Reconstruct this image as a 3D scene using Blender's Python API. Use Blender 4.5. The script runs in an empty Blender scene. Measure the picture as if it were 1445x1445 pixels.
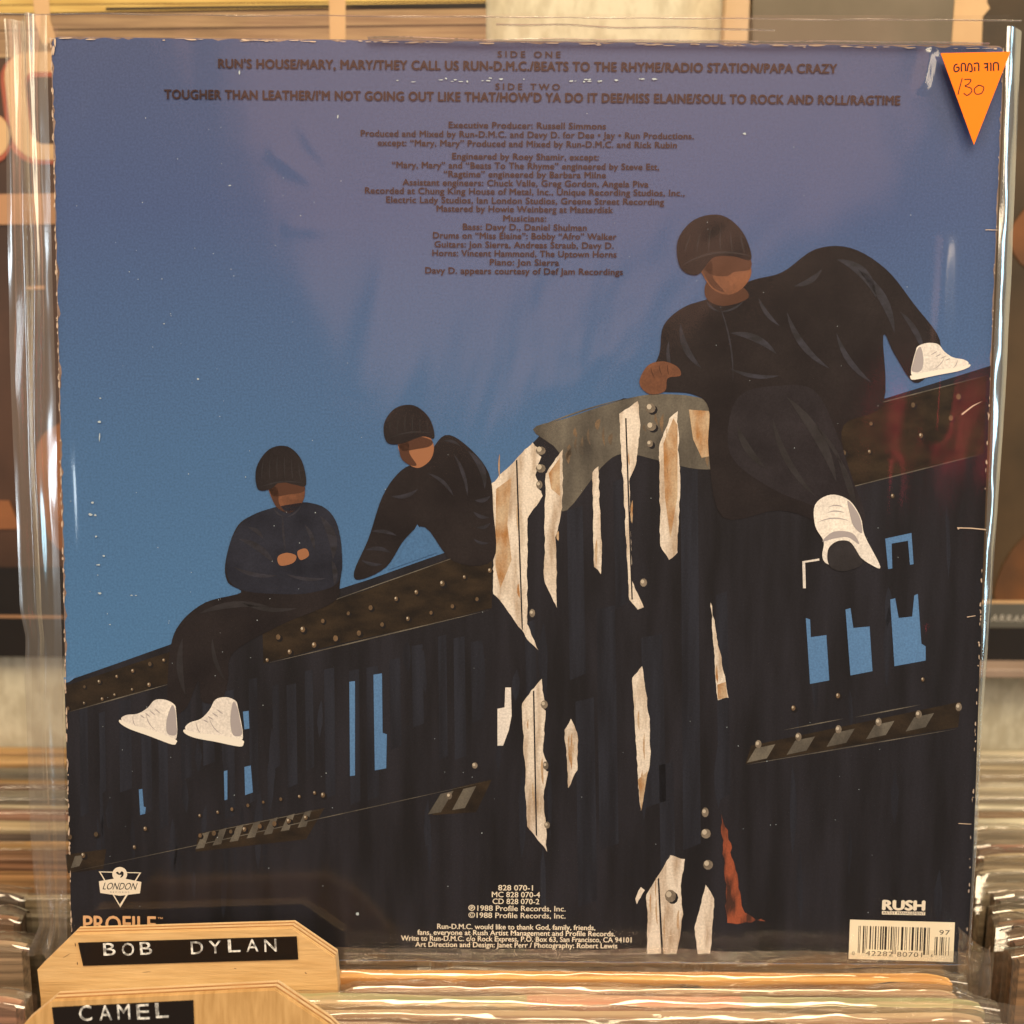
import bpy, bmesh, math, random
from mathutils import Vector, Matrix, Euler, noise

C = bpy.context.scene.collection
S = bpy.context.scene
random.seed(7)
R = math.radians

# ------------------------------------------------------------------ camera
cam_d = bpy.data.cameras.new('camera')
cam = bpy.data.objects.new('camera', cam_d); C.objects.link(cam)
cam_d.sensor_width = 27; cam_d.lens = 26; cam_d.clip_start = .01; cam_d.clip_end = 50
CAM = Vector((-.004874, -.306952, .227357)); EUL = Euler((1.3617002, -.0090610, -.0006694))
cam.location = CAM; cam.rotation_euler = EUL
cam_d.dof.use_dof = True; cam_d.dof.focus_distance = .335; cam_d.dof.aperture_fstop = 7.0
S.camera = cam
S.view_settings.view_transform = 'Standard'; S.view_settings.look = 'None'
S.view_settings.exposure = 0; S.view_settings.gamma = 1
S.cycles.max_bounces = 10; S.cycles.transparent_max_bounces = 24
S.cycles.glossy_bounces = 4; S.cycles.diffuse_bounces = 3

# ------------------------------------------------------------------ geometry of the view (for laying out print on real planes)
MR = EUL.to_matrix(); FPX = 1391.5; LEAN = R(8)
def ray(px, py):
    return (MR @ Vector(((px - 722.5) / FPX, -(py - 722.5) / FPX, -1))).normalized()
def hit(px, py, p0, n):
    d = ray(px, py); return CAM + d * ((p0 - CAM).dot(n) / d.dot(n))
def on_vert(px, py, Y): return hit(px, py, Vector((0, Y, 0)), Vector((0, 1, 0)))
def on_lean(px, py, y0=0.0, lean=LEAN):          # (x, height along the leaning plane)
    n = Vector((0, -math.cos(lean), math.sin(lean)))
    p = hit(px, py, Vector((0, y0, 0)), n)
    return Vector((p.x, p.z / math.cos(lean)))
def on_flat(px, py, Z=0.0): return hit(px, py, Vector((0, 0, Z)), Vector((0, 0, 1)))
def mirror_dir(px, py):
    n = Vector((0, -math.cos(LEAN), math.sin(LEAN)))
    d = ray(px, py); p = hit(px, py, Vector((0, 0, 0)), n)
    return p, d - 2 * d.dot(n) * n

# ------------------------------------------------------------------ world and lamps
w = bpy.data.worlds.new('World'); S.world = w; w.use_nodes = True
bg = w.node_tree.nodes['Background']; bg.inputs[0].default_value = (.95, .70, .55, 1); bg.inputs[1].default_value = .14
def area(name, loc, aim, sx, sy, power, col, roll=0.0, spread=180):
    l = bpy.data.lights.new(name, 'AREA'); l.shape = 'RECTANGLE'; l.size = sx; l.size_y = sy
    l.energy = power; l.color = col; l.spread = R(spread)
    o = bpy.data.objects.new(name, l); C.objects.link(o); o.location = loc
    q = (Vector(aim) - Vector(loc)).to_track_quat('-Z', 'Y')
    o.rotation_mode = 'QUATERNION'; o.rotation_quaternion = q @ Euler((0, 0, roll)).to_quaternion()
    return o
area('ceiling_lamp', (.12, -.62, 1.30), (0, 0, .1), 1.0, .6, 27, (1, .82, .55))
area('warm_side_fill', (-1.25, -.85, 1.35), (0, 0, .16), .8, .5, 11, (1, .79, .52))  # fill light added at the left to brighten the cover
area('warm_side_fill', (1.2, -1.0, 1.0), (0, 0, .16), .5, .5, 7, (1, .80, .56))  # fill light added at the right, clear of the sleeve's mirror view
area('window_light_right', (1.5, -.42, .42), (0, 0, .16), .35, 1.0, 12, (.52, .84, 1))
area('window_light_left', (-1.45, -.95, .42), (0, 0, .16), .30, .55, 7, (.80, .92, 1))
pm, dm = mirror_dir(800, 130)
area('haze_reflection_light', pm + dm * 1.7, pm, 1.15, .80, 3.4, (1, .46, .30), R(28))  # unseen light added and rolled so its reflection hazes the sleeve top
pm, dm = mirror_dir(1352, 600)
area('red_glare_light', pm + dm * 1.2, pm, .09, .13, .10, (1, .05, .09))  # small light added for the red glare, standing in for an unseen red thing

# ------------------------------------------------------------------ helpers
def mesh_obj(name, bm, mats, parent=None, smooth=False):
    me = bpy.data.meshes.new(name); bm.normal_update(); bm.to_mesh(me); bm.free()
    if not isinstance(mats, (list, tuple)): mats = [mats]
    for m in mats: me.materials.append(m)
    if smooth:
        for p in me.polygons: p.use_smooth = True
    o = bpy.data.objects.new(name, me); C.objects.link(o)
    if parent: o.parent = parent
    return o
def thing(name, label, cat, loc=(0, 0, 0), rot=(0, 0, 0), group=None):
    o = bpy.data.objects.new(name, None); C.objects.link(o); o.empty_display_size = .01
    o.location = loc; o.rotation_euler = rot; o['label'] = label; o['category'] = cat
    if group: o['group'] = group
    return o
def box(bm, x0, x1, y0, y1, z0, z1, bev=0, seg=1, mi=0):
    r = bmesh.ops.create_cube(bm, size=1)
    for v in r['verts']:
        v.co = Vector((x0 + (v.co.x + .5) * (x1 - x0), y0 + (v.co.y + .5) * (y1 - y0), z0 + (v.co.z + .5) * (z1 - z0)))
    if bev:
        es = list({e for v in r['verts'] for e in v.link_edges})
        bmesh.ops.bevel(bm, geom=es, offset=bev, segments=seg, affect='EDGES', profile=.5)
def smooth_curve(pts, n=6):
    out = []; k = len(pts)
    for i in range(k):
        p0, p1, p2, p3 = [Vector(pts[(i + j - 1) % k]) for j in range(4)]
        for s in range(n):
            t = s / n
            out.append(.5 * ((2 * p1) + (-p0 + p2) * t + (2 * p0 - 5 * p1 + 4 * p2 - p3) * t * t + (-p0 + 3 * p1 - 3 * p2 + p3) * t ** 3))
    return [(p.x, p.y) for p in out]

# ------------------------------------------------------------------ materials
def nodes(name):
    m = bpy.data.materials.new(name); m.use_nodes = True
    nt = m.node_tree; return m, nt, nt.nodes['Principled BSDF']
def paper(name, c1, c2=None, scale=60, stretch=(1, 1, 1), rough=.55, spec=.25, bump=.02, contrast=(.35, .65), grain=True):
    m, nt, b = nodes(name); N = nt.nodes; L = nt.links
    tc = N.new('ShaderNodeTexCoord'); mp = N.new('ShaderNodeMapping'); mp.inputs['Scale'].default_value = stretch
    L.new(tc.outputs['Object'], mp.inputs[0])
    nz = N.new('ShaderNodeTexNoise'); nz.inputs['Scale'].default_value = scale; nz.inputs['Detail'].default_value = 5
    L.new(mp.outputs[0], nz.inputs['Vector'])
    cr = N.new('ShaderNodeValToRGB'); cr.color_ramp.elements[0].position = contrast[0]; cr.color_ramp.elements[1].position = contrast[1]
    c2 = c2 or tuple(x * .8 for x in c1)
    cr.color_ramp.elements[0].color = (*c1, 1); cr.color_ramp.elements[1].color = (*c2, 1)
    L.new(nz.outputs[0], cr.inputs[0]); out = cr.outputs[0]
    if grain:                                   # halftone / fibre grain of the print
        g = N.new('ShaderNodeTexNoise'); g.inputs['Scale'].default_value = 1500; g.inputs['Detail'].default_value = 2
        L.new(tc.outputs['Object'], g.inputs['Vector'])
        mr = N.new('ShaderNodeMapRange'); mr.inputs['From Min'].default_value = .3; mr.inputs['From Max'].default_value = .7
        mr.inputs['To Min'].default_value = .86; mr.inputs['To Max'].default_value = 1.14
        L.new(g.outputs[0], mr.inputs[0])
        mx = N.new('ShaderNodeMix'); mx.data_type = 'RGBA'; mx.blend_type = 'MULTIPLY'; mx.inputs[0].default_value = 1
        L.new(out, mx.inputs[6]); L.new(mr.outputs[0], mx.inputs[7]); out = mx.outputs[2]
    L.new(out, b.inputs['Base Color'])
    b.inputs['Roughness'].default_value = rough; b.inputs['Specular IOR Level'].default_value = spec
    if bump:
        bp = N.new('ShaderNodeBump'); bp.inputs['Strength'].default_value = bump; bp.inputs['Distance'].default_value = .001
        L.new(nz.outputs[0], bp.inputs['Height']); L.new(bp.outputs[0], b.inputs['Normal'])
    return m
def flat(name, c, rough=.55, spec=.2):
    m, nt, b = nodes(name); b.inputs['Base Color'].default_value = (*c, 1)
    b.inputs['Roughness'].default_value = rough; b.inputs['Specular IOR Level'].default_value = spec
    return m
def plastic(name, fac=.07, fres=.9, rough=.1, tint=(.96, .95, .94), milk=.03, milkcol=(.8, .76, .7), bump=.1, scale=9, dist=.004, stretch=(1, 1, .45), glosscol=(1, 1, 1)):
    m = bpy.data.materials.new(name); m.use_nodes = True; nt = m.node_tree; N = nt.nodes; L = nt.links; N.clear()
    out = N.new('ShaderNodeOutputMaterial')
    tr = N.new('ShaderNodeBsdfTransparent'); tr.inputs[0].default_value = (*tint, 1)
    gl = N.new('ShaderNodeBsdfGlossy'); gl.inputs['Roughness'].default_value = rough; gl.inputs[0].default_value = (*glosscol, 1)
    df = N.new('ShaderNodeBsdfDiffuse'); df.inputs[0].default_value = (*milkcol, 1)
    ge = N.new('ShaderNodeNewGeometry'); dt = N.new('ShaderNodeVectorMath'); dt.operation = 'DOT_PRODUCT'
    L.new(ge.outputs['Incoming'], dt.inputs[0]); L.new(ge.outputs['Normal'], dt.inputs[1])
    ab = N.new('ShaderNodeMath'); ab.operation = 'ABSOLUTE'; L.new(dt.outputs['Value'], ab.inputs[0])
    om = N.new('ShaderNodeMath'); om.operation = 'SUBTRACT'; om.inputs[0].default_value = 1; L.new(ab.outputs[0], om.inputs[1])
    pw = N.new('ShaderNodeMath'); pw.operation = 'POWER'; pw.inputs[1].default_value = 5; L.new(om.outputs[0], pw.inputs[0])
    lw = N.new('ShaderNodeMath'); lw.operation = 'MULTIPLY_ADD'; lw.inputs[1].default_value = .96; lw.inputs[2].default_value = .04; L.new(pw.outputs[0], lw.inputs[0])
    ma = N.new('ShaderNodeMath'); ma.operation = 'MULTIPLY_ADD'; ma.inputs[1].default_value = fres; ma.inputs[2].default_value = fac
    ma.use_clamp = True
    L.new(lw.outputs[0], ma.inputs[0])
    tc = N.new('ShaderNodeTexCoord'); mp = N.new('ShaderNodeMapping'); mp.inputs['Scale'].default_value = stretch
    L.new(tc.outputs['Object'], mp.inputs[0])
    nz = N.new('ShaderNodeTexNoise'); nz.inputs['Scale'].default_value = scale; nz.inputs['Detail'].default_value = 3
    nz.inputs['Distortion'].default_value = .6
    L.new(mp.outputs[0], nz.inputs['Vector'])
    bp = N.new('ShaderNodeBump'); bp.inputs['Strength'].default_value = bump; bp.inputs['Distance'].default_value = dist
    L.new(nz.outputs[0], bp.inputs['Height']); L.new(bp.outputs[0], gl.inputs['Normal'])
    m1 = N.new('ShaderNodeMixShader'); m1.inputs[0].default_value = milk
    L.new(tr.outputs[0], m1.inputs[1]); L.new(df.outputs[0], m1.inputs[2])
    m2 = N.new('ShaderNodeMixShader'); L.new(ma.outputs[0], m2.inputs[0]); L.new(m1.outputs[0], m2.inputs[1]); L.new(gl.outputs[0], m2.inputs[2])
    L.new(m2.outputs[0], out.inputs[0])
    return m

M = {}
M['plastic'] = plastic('clear_plastic', fac=.015, fres=.9, rough=.14, milk=.003, bump=.55, scale=11, dist=.004, stretch=(1, 1, .6))
M['flap'] = plastic('crumpled_plastic', fac=.10, fres=1.2, rough=.20, milk=.10, milkcol=(.62, .55, .48), bump=.12, scale=26, stretch=(1, 1, .2))
M['fold'] = plastic('folded_plastic', fac=.16, fres=1.2, rough=.16, milk=.10, milkcol=(.6, .62, .62), bump=.10, scale=35, stretch=(1, 1, .2), tint=(.88, .92, .92))
M['plastic_top'] = plastic('dusty_plastic', fac=.07, fres=.9, rough=.13, milk=.08, milkcol=(.62, .5, .38), bump=1, scale=60, stretch=(.35, 1, 1))
M['seam'] = plastic('plastic_seam', fac=.35, fres=.8, rough=.2, milk=.25, milkcol=(.8, .75, .68), bump=.5, scale=60)
M['board'] = paper('cover_cardboard', (.30, .21, .17), (.16, .11, .10), 120)
M['wear'] = flat('worn_cardboard', (.62, .48, .38), .8, .1)
M['speck'] = flat('scuffed_white', (.42, .50, .56), .7, .1)
M['steel'] = paper('print_dark_steel', (.009, .009, .012), (.018, .018, .026), 40, (3, 1, .4), .5, .10)
M['steel_blue'] = paper('print_blue_steel', (.011, .012, .018), (.020, .023, .036), 60, (4, 1, .3), .5, .10)
M['steel_brown'] = paper('print_brown_steel', (.012, .009, .007), (.034, .023, .014), 90, (1, 1, 2), .5, .10)
M['grey_plate'] = paper('print_grey_plate', (.16, .145, .12), (.050, .045, .040), 60, (2, 1, .8), .5, .25, contrast=(.3, .7))
M['pale_plate'] = paper('print_pale_plate', (.70, .63, .56), (.36, .26, .18), 90, (2.5, 1, .5), .5, .25, contrast=(.45, .68))
M['rust'] = paper('print_rust', (.35, .17, .06), (.50, .38, .26), 130, (2, 1, .7), .5, .25, contrast=(.35, .6))
M['red_rust'] = paper('print_red_rust', (.30, .075, .035), (.05, .02, .015), 160, (2, 1, .5), .5, .25, contrast=(.4, .6))
M['steel_deep'] = flat('print_deep_shadow', (.006, .005, .006))
M['bolt'] = paper('print_bolt', (.24, .20, .16), (.12, .10, .08), 300)
M['stain'] = paper('print_gusset_stain', (.20, .13, .075), (.07, .06, .05), 120)
M['gap'] = paper('print_gap_blue', (.080, .19, .40), (.09, .21, .43), 30)
M['rivet'] = paper('print_rivet', (.16, .10, .055), (.07, .05, .03), 300)
M['rivet_pale'] = flat('print_rivet_pale', (.50, .44, .36))
M['cloth'] = paper('print_black_cloth', (.010, .008, .010), (.020, .016, .018), 50, (1, 1, 1), .5, .10)
M['navy'] = paper('print_navy_cloth', (.010, .012, .022), (.022, .025, .042), 70, (1, 1, 1), .5, .10)
M['denim'] = paper('print_dark_denim', (.014, .012, .016), (.024, .021, .027), 70, (1, 1, 1), .5, .10)
M['denim2'] = paper('print_cloth_light', (.011, .010, .012), (.024, .022, .027), 120, (1, 1, 1))
M['skin_dark'] = flat('print_skin_shadow', (.070, .028, .016))
M['sole'] = flat('print_shoe_sole', (.80, .76, .70))
M['sheen'] = paper('print_cloth_sheen', (.011, .011, .016), (.028, .029, .046), 160, (1, 1, 2))
M['skin'] = paper('print_skin', (.20, .078, .038), (.09, .036, .02), 90)
M['skin_lit'] = flat('print_skin_lit', (.30, .13, .065))
M['shoe'] = paper('print_white_shoe', (.84, .79, .74), (.66, .62, .60), 60)
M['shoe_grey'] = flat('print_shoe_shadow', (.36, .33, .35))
M['ink'] = flat('print_dark_ink', (.030, .012, .016))
M['white_ink'] = flat('print_cream_ink', (.80, .72, .60))
M['orange_ink'] = flat('print_tan_ink', (.78, .46, .24))
M['faint_ink'] = flat('print_faint_ink', (.22, .19, .18))
M['sticker'] = paper('sticker_paper', (.86, .76, .58), (.82, .72, .54), 80, rough=.6, grain=False)
M['orange'] = flat('fluorescent_orange_paper', (1.0, .19, .005), .6, .15)
M['black_ink'] = flat('black_ink', (.015, .012, .012))
M['pen'] = flat('ballpoint_ink', (.08, .025, .01))
M['tape'] = flat('embossing_tape', (.012, .009, .008), .22, .5)
M['emboss'] = paper('embossed_letter', (.80, .78, .74), (.22, .21, .20), 700, (1, 1, 1), .35, .5, 0, (.42, .62), grain=False)

# sky print: blue, deeper towards the top of the cover
m, nt, b = nodes('print_sky'); N = nt.nodes; L = nt.links; M['sky'] = m
tc = N.new('ShaderNodeTexCoord'); sp = N.new('ShaderNodeSeparateXYZ'); L.new(tc.outputs['Object'], sp.inputs[0])
nz = N.new('ShaderNodeTexNoise'); nz.inputs['Scale'].default_value = 12; nz.inputs['Detail'].default_value = 3; L.new(tc.outputs['Object'], nz.inputs[0])
ad = N.new('ShaderNodeMath'); ad.operation = 'MULTIPLY_ADD'; ad.inputs[1].default_value = .02; L.new(nz.outputs[0], ad.inputs[0]); L.new(sp.outputs[2], ad.inputs[2])
mr = N.new('ShaderNodeMapRange'); mr.inputs['From Min'].default_value = .09; mr.inputs['From Max'].default_value = .33; L.new(ad.outputs[0], mr.inputs[0])
cr = N.new('ShaderNodeValToRGB'); e = cr.color_ramp.elements
e[0].position = 0; e[0].color = (.068, .190, .40, 1); e[1].position = 1; e[1].color = (.052, .076, .185, 1)
q = e.new(.42); q.color = (.056, .138, .31, 1); q = e.new(.75); q.color = (.050, .088, .225, 1)
L.new(mr.outputs[0], cr.inputs[0])
g = N.new('ShaderNodeTexNoise'); g.inputs['Scale'].default_value = 1400; L.new(tc.outputs['Object'], g.inputs[0])
mg = N.new('ShaderNodeMapRange'); mg.inputs['From Min'].default_value = .3; mg.inputs['From Max'].default_value = .7; mg.inputs['To Min'].default_value = .86; mg.inputs['To Max'].default_value = 1.14; L.new(g.outputs[0], mg.inputs[0])
mx = N.new('ShaderNodeMix'); mx.data_type = 'RGBA'; mx.blend_type = 'MULTIPLY'; mx.inputs[0].default_value = 1; L.new(cr.outputs[0], mx.inputs[6]); L.new(mg.outputs[0], mx.inputs[7])
L.new(mx.outputs[2], b.inputs['Base Color']); b.inputs['Roughness'].default_value = .45; b.inputs['Specular IOR Level'].default_value = .25

# plywood
def ply(name, c1, c2, sc=(1.2, 1, 14)):
    return paper(name, c1, c2, 60, sc, .55, .3, .35, (.3, .72), grain=False)
M['ply_face'] = ply('plywood_face', (.66, .43, .20), (.56, .34, .14), (1, 1, 9))
M['ply_face_rough'] = ply('plywood_face_rough', (.62, .38, .16), (.44, .25, .09), (9, 1, 1.2))
M['ply_light'] = ply('plywood_light_layer', (.66, .46, .25), (.55, .35, .17), (2, 1, 8))
M['ply_dark'] = ply('plywood_dark_layer', (.25, .10, .03), (.42, .20, .07), (2, 1, 8))

# ------------------------------------------------------------------ setting
bm = bmesh.new(); box(bm, -1.2, 1.2, .222, .26, -.32, 1.2)
M['wall'] = paper('cream_plaster', (.62, .55, .40), (.50, .43, .30), 160, (1, 1, .5), .8, .1, .5, (.4, .6), grain=False)
wall = mesh_obj('wall', bm, M['wall']); wall['kind'] = 'structure'
bm = bmesh.new(); box(bm, -1.2, 1.2, -.6, .221, -.36, -.321)
M['floor'] = paper('dark_wood', (.05, .03, .02), (.09, .05, .03), 20, (1, 6, 1), .6)
fl = mesh_obj('bin_floor', bm, M['floor']); fl['kind'] = 'structure'

# ------------------------------------------------------------------ the record cover
W = .315
cover = thing('record_cover', 'large record cover with blue sky over dark steel bridge and seated figures', 'record cover', rot=(-LEAN, 0, 0))
def rounded(bm_w, r=.0025):
    pts = []
    for cx, cz, a0 in ((W / 2 - r, W - r, 0), (-W / 2 + r, W - r, 90), (-W / 2 + r, r, 180), (W / 2 - r, r, 270)):
        for k in range(5):
            a = R(a0 + k * 22.5); pts.append((cx + r * math.cos(a), cz + r * math.sin(a)))
    return pts
bm = bmesh.new(); pts = rounded(0)
f = [bm.verts.new((x, 0, z)) for x, z in pts]; bk = [bm.verts.new((x, .0032, z)) for x, z in pts]
bm.faces.new(f); bm.faces.new(bk[::-1])
for i in range(len(pts)):
    j = (i + 1) % len(pts); bm.faces.new((f[j], f[i], bk[i], bk[j]))
bmesh.ops.recalc_face_normals(bm, faces=bm.faces)
mesh_obj('cardboard_jacket', bm, M['board'], cover)

def rag(p, amp=1.6, step=7):
    out = []
    for i in range(len(p)):
        a = Vector(p[i]); b_ = Vector(p[(i + 1) % len(p)]); n_ = max(1, int((b_ - a).length / step)); d = (b_ - a).normalized() if (b_ - a).length else Vector((1, 0))
        for k in range(n_):
            q = a.lerp(b_, k / n_); q += Vector((-d.y, d.x)) * amp * (noise.noise(Vector((q.x * .11, q.y * .06, 2))) + .6 * noise.noise(Vector((q.x * .3, q.y * .3, 7)))); out.append((q.x, q.y))
    return out
def lens(x0, y0, x1, y1, bend, wd):
    a = Vector((x0, y0)); b_ = Vector((x1, y1)); d = (b_ - a); n_ = Vector((-d.y, d.x)).normalized(); up = []; dn = []
    for k in range(9):
        t = k / 8; c = a.lerp(b_, t) + n_ * bend * 4 * t * (1 - t); h_ = wd * .5 * math.sin(math.pi * t) ** .8 * (1 + .5 * noise.noise(Vector((x0 + k, y0, 1))))
        up.append(tuple(c + n_ * h_)); dn.append(tuple(c - n_ * h_))
    return up + dn[-2:0:-1]
def split_print(name, polys, mat, add, parent, label=None):
    few = len(polys) <= 75; first = None
    for grp_ in ([[p] for p in polys] if few else [polys]):
        bm = bmesh.new()
        for p in grp_: add(bm, p)
        bmesh.ops.triangulate(bm, faces=bm.faces)
        o = mesh_obj(name, bm, mat, parent)
        if not few: o['kind'] = 'stuff'
        if label: o['label'] = label
        first = first or o
    return first
def to_local(px, py, d=0.0):
    p = on_lean(px, py); return Vector((p.x, -d, p.y))
def poly_bm(bm, pts, d):
    vs = [bm.verts.new(to_local(x, y, d)) for x, y in pts]
    f = bm.faces.new(vs); f.normal_update()
    if f.normal.y > 0: f.normal_flip()
def printed(name, polys, mat, d, parent=None, label=None):
    return split_print(name, polys, mat, lambda bm, p: poly_bm(bm, p, d), parent or cover, label)
LY = .00002
# sky, slightly inset from the worn cardboard edge with a ragged outline
bm = bmesh.new(); rg = []
def edge_pts(a, b, n, amp):
    out = []
    for i in range(n):
        t = i / n; p = Vector(a).lerp(Vector(b), t); nn = (Vector((0, 0, 0)))
        dv = (Vector(b) - Vector(a)).normalized(); pr = Vector((-dv.y, dv.x))
        k = max(0, noise.noise(Vector((p.x * 300, p.y * 300, 3))) + .1) * amp + .00025
        out.append(p + pr * k)
    return out
h = W / 2
corn = [(-h, 0.0), (h, 0.0), (h, W), (-h, W)]
for i, amp in zip(range(4), (.0005, .0008, .0012, .0014)):
    rg += edge_pts(corn[i], corn[(i + 1) % 4], 160, amp)
rr = .0024
def clampc(p):
    cx = min(max(p.x, -h + rr), h - rr); cz = min(max(p.y, rr), W - rr)
    v = Vector((p.x - cx, p.y - cz))
    if v.x and v.y and v.length > rr - .0003: v = v.normalized() * (rr - .0003)
    return Vector((cx, cz)) + v
vs = [bm.verts.new((q.x, -LY, q.y)) for q in (clampc(p) for p in rg)]
fc = bm.faces.new(vs); fc.normal_update()
if fc.normal.y > 0: fc.normal_flip()
bmesh.ops.triangulate(bm, faces=bm.faces)
mesh_obj('printed_sky', bm, M['sky'], cover)

# ---- printed picture: a plain steel bridge with three seated workers in dark clothes (a neutral picture in the cover's colours)
girder = [(91, 962), (160, 938), (250, 906), (330, 878), (420, 850), (520, 818), (610, 786), (690, 758), (692, 688),
          (770, 606), (880, 562), (985, 566), (1100, 590), (1250, 562), (1398, 516), (1391, 700), (1382, 950), (1374, 1200), (1364, 1361), (101.6, 1351.6), (98, 1200)]
printed('printed_bridge', [girder], M['steel'], 2 * LY)
slats = []
random.seed(3)
x = 112
while x < 690:
    y0 = 1010 - (x - 100) * .19 + random.uniform(-16, 16); y1 = y0 + random.uniform(110, 190)
    ww = random.uniform(8, 17); slats.append([(x, y0), (x + ww, y0 - 3), (x + ww + 2, y1 - 6), (x + 2, y1)])
    x += ww + random.uniform(8, 22)
for x, y0, y1, ww in ((800, 720, 960, 22), (842, 860, 1200, 26), (905, 900, 1140, 30), (960, 620, 1200, 24), (1010, 840, 1130, 16), (812, 990, 1280, 26), (930, 1080, 1340, 20), (740, 880, 1010, 14), (865, 680, 860, 16)):
    slats.append([(x, y0), (x + ww, y0 - 6), (x + ww + 5, y1 - 10), (x + 4, y1)])
printed('printed_shadow_panel', slats, M['steel_blue'], 3 * LY)
printed('printed_flange', [[(370, 880), (520, 832), (612, 796), (694, 766), (694, 858), (600, 882), (480, 908), (372, 936)],
                           [(92, 968), (245, 918), (245, 962), (94, 1006)],
                           [(92, 1206), (150, 1198), (146, 1226), (96, 1232)],
                           [(280, 1176), (458, 1140), (432, 1184), (276, 1202)],
                           [(640, 1112), (694, 1100), (672, 1146), (610, 1150)],
                           [(1060, 1052), (1356, 990), (1352, 1026), (1052, 1078)],
                           [(1150, 590), (1392, 530), (1388, 640), (1150, 700)]], M['steel_brown'], 4 * LY)
printed('printed_tie_plate', [[(286 + k * 24, 1176 - k * 5), (296 + k * 24, 1173 - k * 5), (288 + k * 24, 1196 - k * 5), (276 + k * 24, 1198 - k * 5)] for k in range(7)]
        + [[(622, 1120), (640, 1116), (622, 1146), (604, 1149)], [(654, 1113), (672, 1109), (656, 1140), (638, 1143)], [(106, 1208), (120, 1206), (112, 1222), (100, 1225)]]
        + [[(1066 + k * 56, 1056 - k * 11), (1094 + k * 56, 1050 - k * 11), (1082 + k * 56, 1070 - k * 11), (1054 + k * 56, 1076 - k * 11)] for k in range(5)], M['grey_plate'], 5 * LY)
gaps = [[(493, 962), (501, 961), (501, 1094), (494, 1095)], [(527, 952), (539, 950), (540, 1034), (546, 1036), (545, 1084), (529, 1087)],
        [(316, 1088), (321, 1087), (321, 1128), (317, 1129)], [(343, 1004), (351, 1003), (352, 1028), (345, 1029)], [(345, 1082), (354, 1080), (357, 1118), (346, 1122)],
        [(196, 1114), (201, 1113), (203, 1138), (206, 1139), (205, 1148), (198, 1150)],
        [(1137, 872), (1143, 874), (1144, 899), (1166, 896), (1170, 960), (1143, 965)], [(1193, 860), (1200, 858), (1204, 886), (1227, 884), (1231, 947), (1200, 953)],
        [(1256, 846), (1263, 844), (1268, 872), (1287, 870), (1290, 840), (1295, 838), (1300, 908), (1306, 912), (1306, 932), (1262, 940)],
        [(1249, 760), (1286, 752), (1289, 796), (1284, 797), (1281, 763), (1258, 767), (1259, 802), (1253, 803)],
        [(90, 956), (112, 952), (98, 962), (91, 964)]]
printed('printed_sky_gap', gaps, M['gap'], 6 * LY)
printed('printed_grey_gusset', [smooth_curve([(752, 606), (800, 590), (872, 566), (930, 556), (1000, 566), (1026, 610), (1022, 655), (985, 662), (930, 650), (880, 640), (848, 660), (800, 720), (786, 700), (790, 640)], 4)], M['grey_plate'], 5 * LY)
plates = [[(694, 682), (752, 624), (764, 640), (756, 670), (766, 700), (744, 732), (744, 880), (760, 918), (744, 902), (708, 850), (696, 838)],
          [(770, 668), (794, 634), (794, 716), (784, 758), (786, 858), (768, 820)],
          [(836, 666), (844, 658), (849, 770), (848, 810), (838, 800)],
          [(874, 584), (900, 566), (904, 600), (898, 650), (888, 680), (892, 820), (908, 856), (900, 860), (888, 846)],
          [(930, 630), (944, 590), (956, 580), (960, 690), (956, 780), (944, 790), (932, 770)],
          [(736, 992), (764, 958), (770, 1000), (766, 1060), (774, 1084), (768, 1120), (772, 1202), (744, 1166), (740, 1080)],
          [(797, 1030), (806, 1014), (815, 1034), (814, 1086), (802, 1112)],
          [(892, 956), (906, 940), (916, 1010), (918, 1070), (904, 1146), (898, 1060)],
          [(1003, 850), (1012, 900), (1028, 984), (1012, 988), (1008, 930)],
          [(912, 1262), (946, 1206), (966, 1212), (960, 1250), (964, 1290), (954, 1346), (914, 1346)],
          [(980, 1310), (996, 1248), (1008, 1268), (1006, 1300), (1002, 1346), (984, 1346)],
          [(896, 1268), (904, 1252), (910, 1256), (898, 1276)]]
printed('printed_pale_plate', [rag(p, 1.7, 5) for p in plates], M['pale_plate'], 6 * LY)
printed('printed_rusty_plate', [[(700, 690), (722, 674), (716, 740), (722, 790), (706, 830), (699, 800)], [(774, 668), (790, 646), (790, 700), (778, 690)],
                               [(936, 626), (950, 590), (956, 600), (956, 700), (946, 760), (938, 700)], [(972, 578), (1000, 580), (1020, 640), (990, 646), (978, 620)],
                               [(900, 1100), (914, 1088), (905, 1144)], [(1012, 966), (1024, 962), (1026, 984), (1013, 987)]], M['rust'], 7 * LY)
printed('printed_red_rust', [rag(p, 4, 6) for p in [[(1017, 1148), (1030, 1190), (1040, 1240), (1050, 1290), (1080, 1298), (1040, 1304), (1026, 1302), (1022, 1230)]]], M['red_rust'], 6 * LY)
printed('printed_bright_gap', [[(713, 970), (721, 970), (722, 1010), (718, 1030), (710, 1052), (702, 1052), (702, 1000), (712, 998)], [(1132, 792), (1156, 788), (1156, 791), (1136, 794), (1137, 830), (1133, 830)]], M['shoe'], 7 * LY)
seamlines = [[(728, 650), (730, 648), (738, 890), (736, 886)], [(752, 975), (754, 974), (758, 1180), (756, 1178)], [(882, 590), (884, 590), (893, 846), (891, 846)], [(928, 1240), (930, 1238), (936, 1346), (933, 1346)]]
printed('printed_plate_joint', seamlines, M['steel'], 8 * LY)
def ell(x, y, rx, ry, n=10): return [(x + rx * math.cos(2 * math.pi * k / n), y + ry * math.sin(2 * math.pi * k / n)) for k in range(n)]
riv = []; rsh = []; rhi = []
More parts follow.
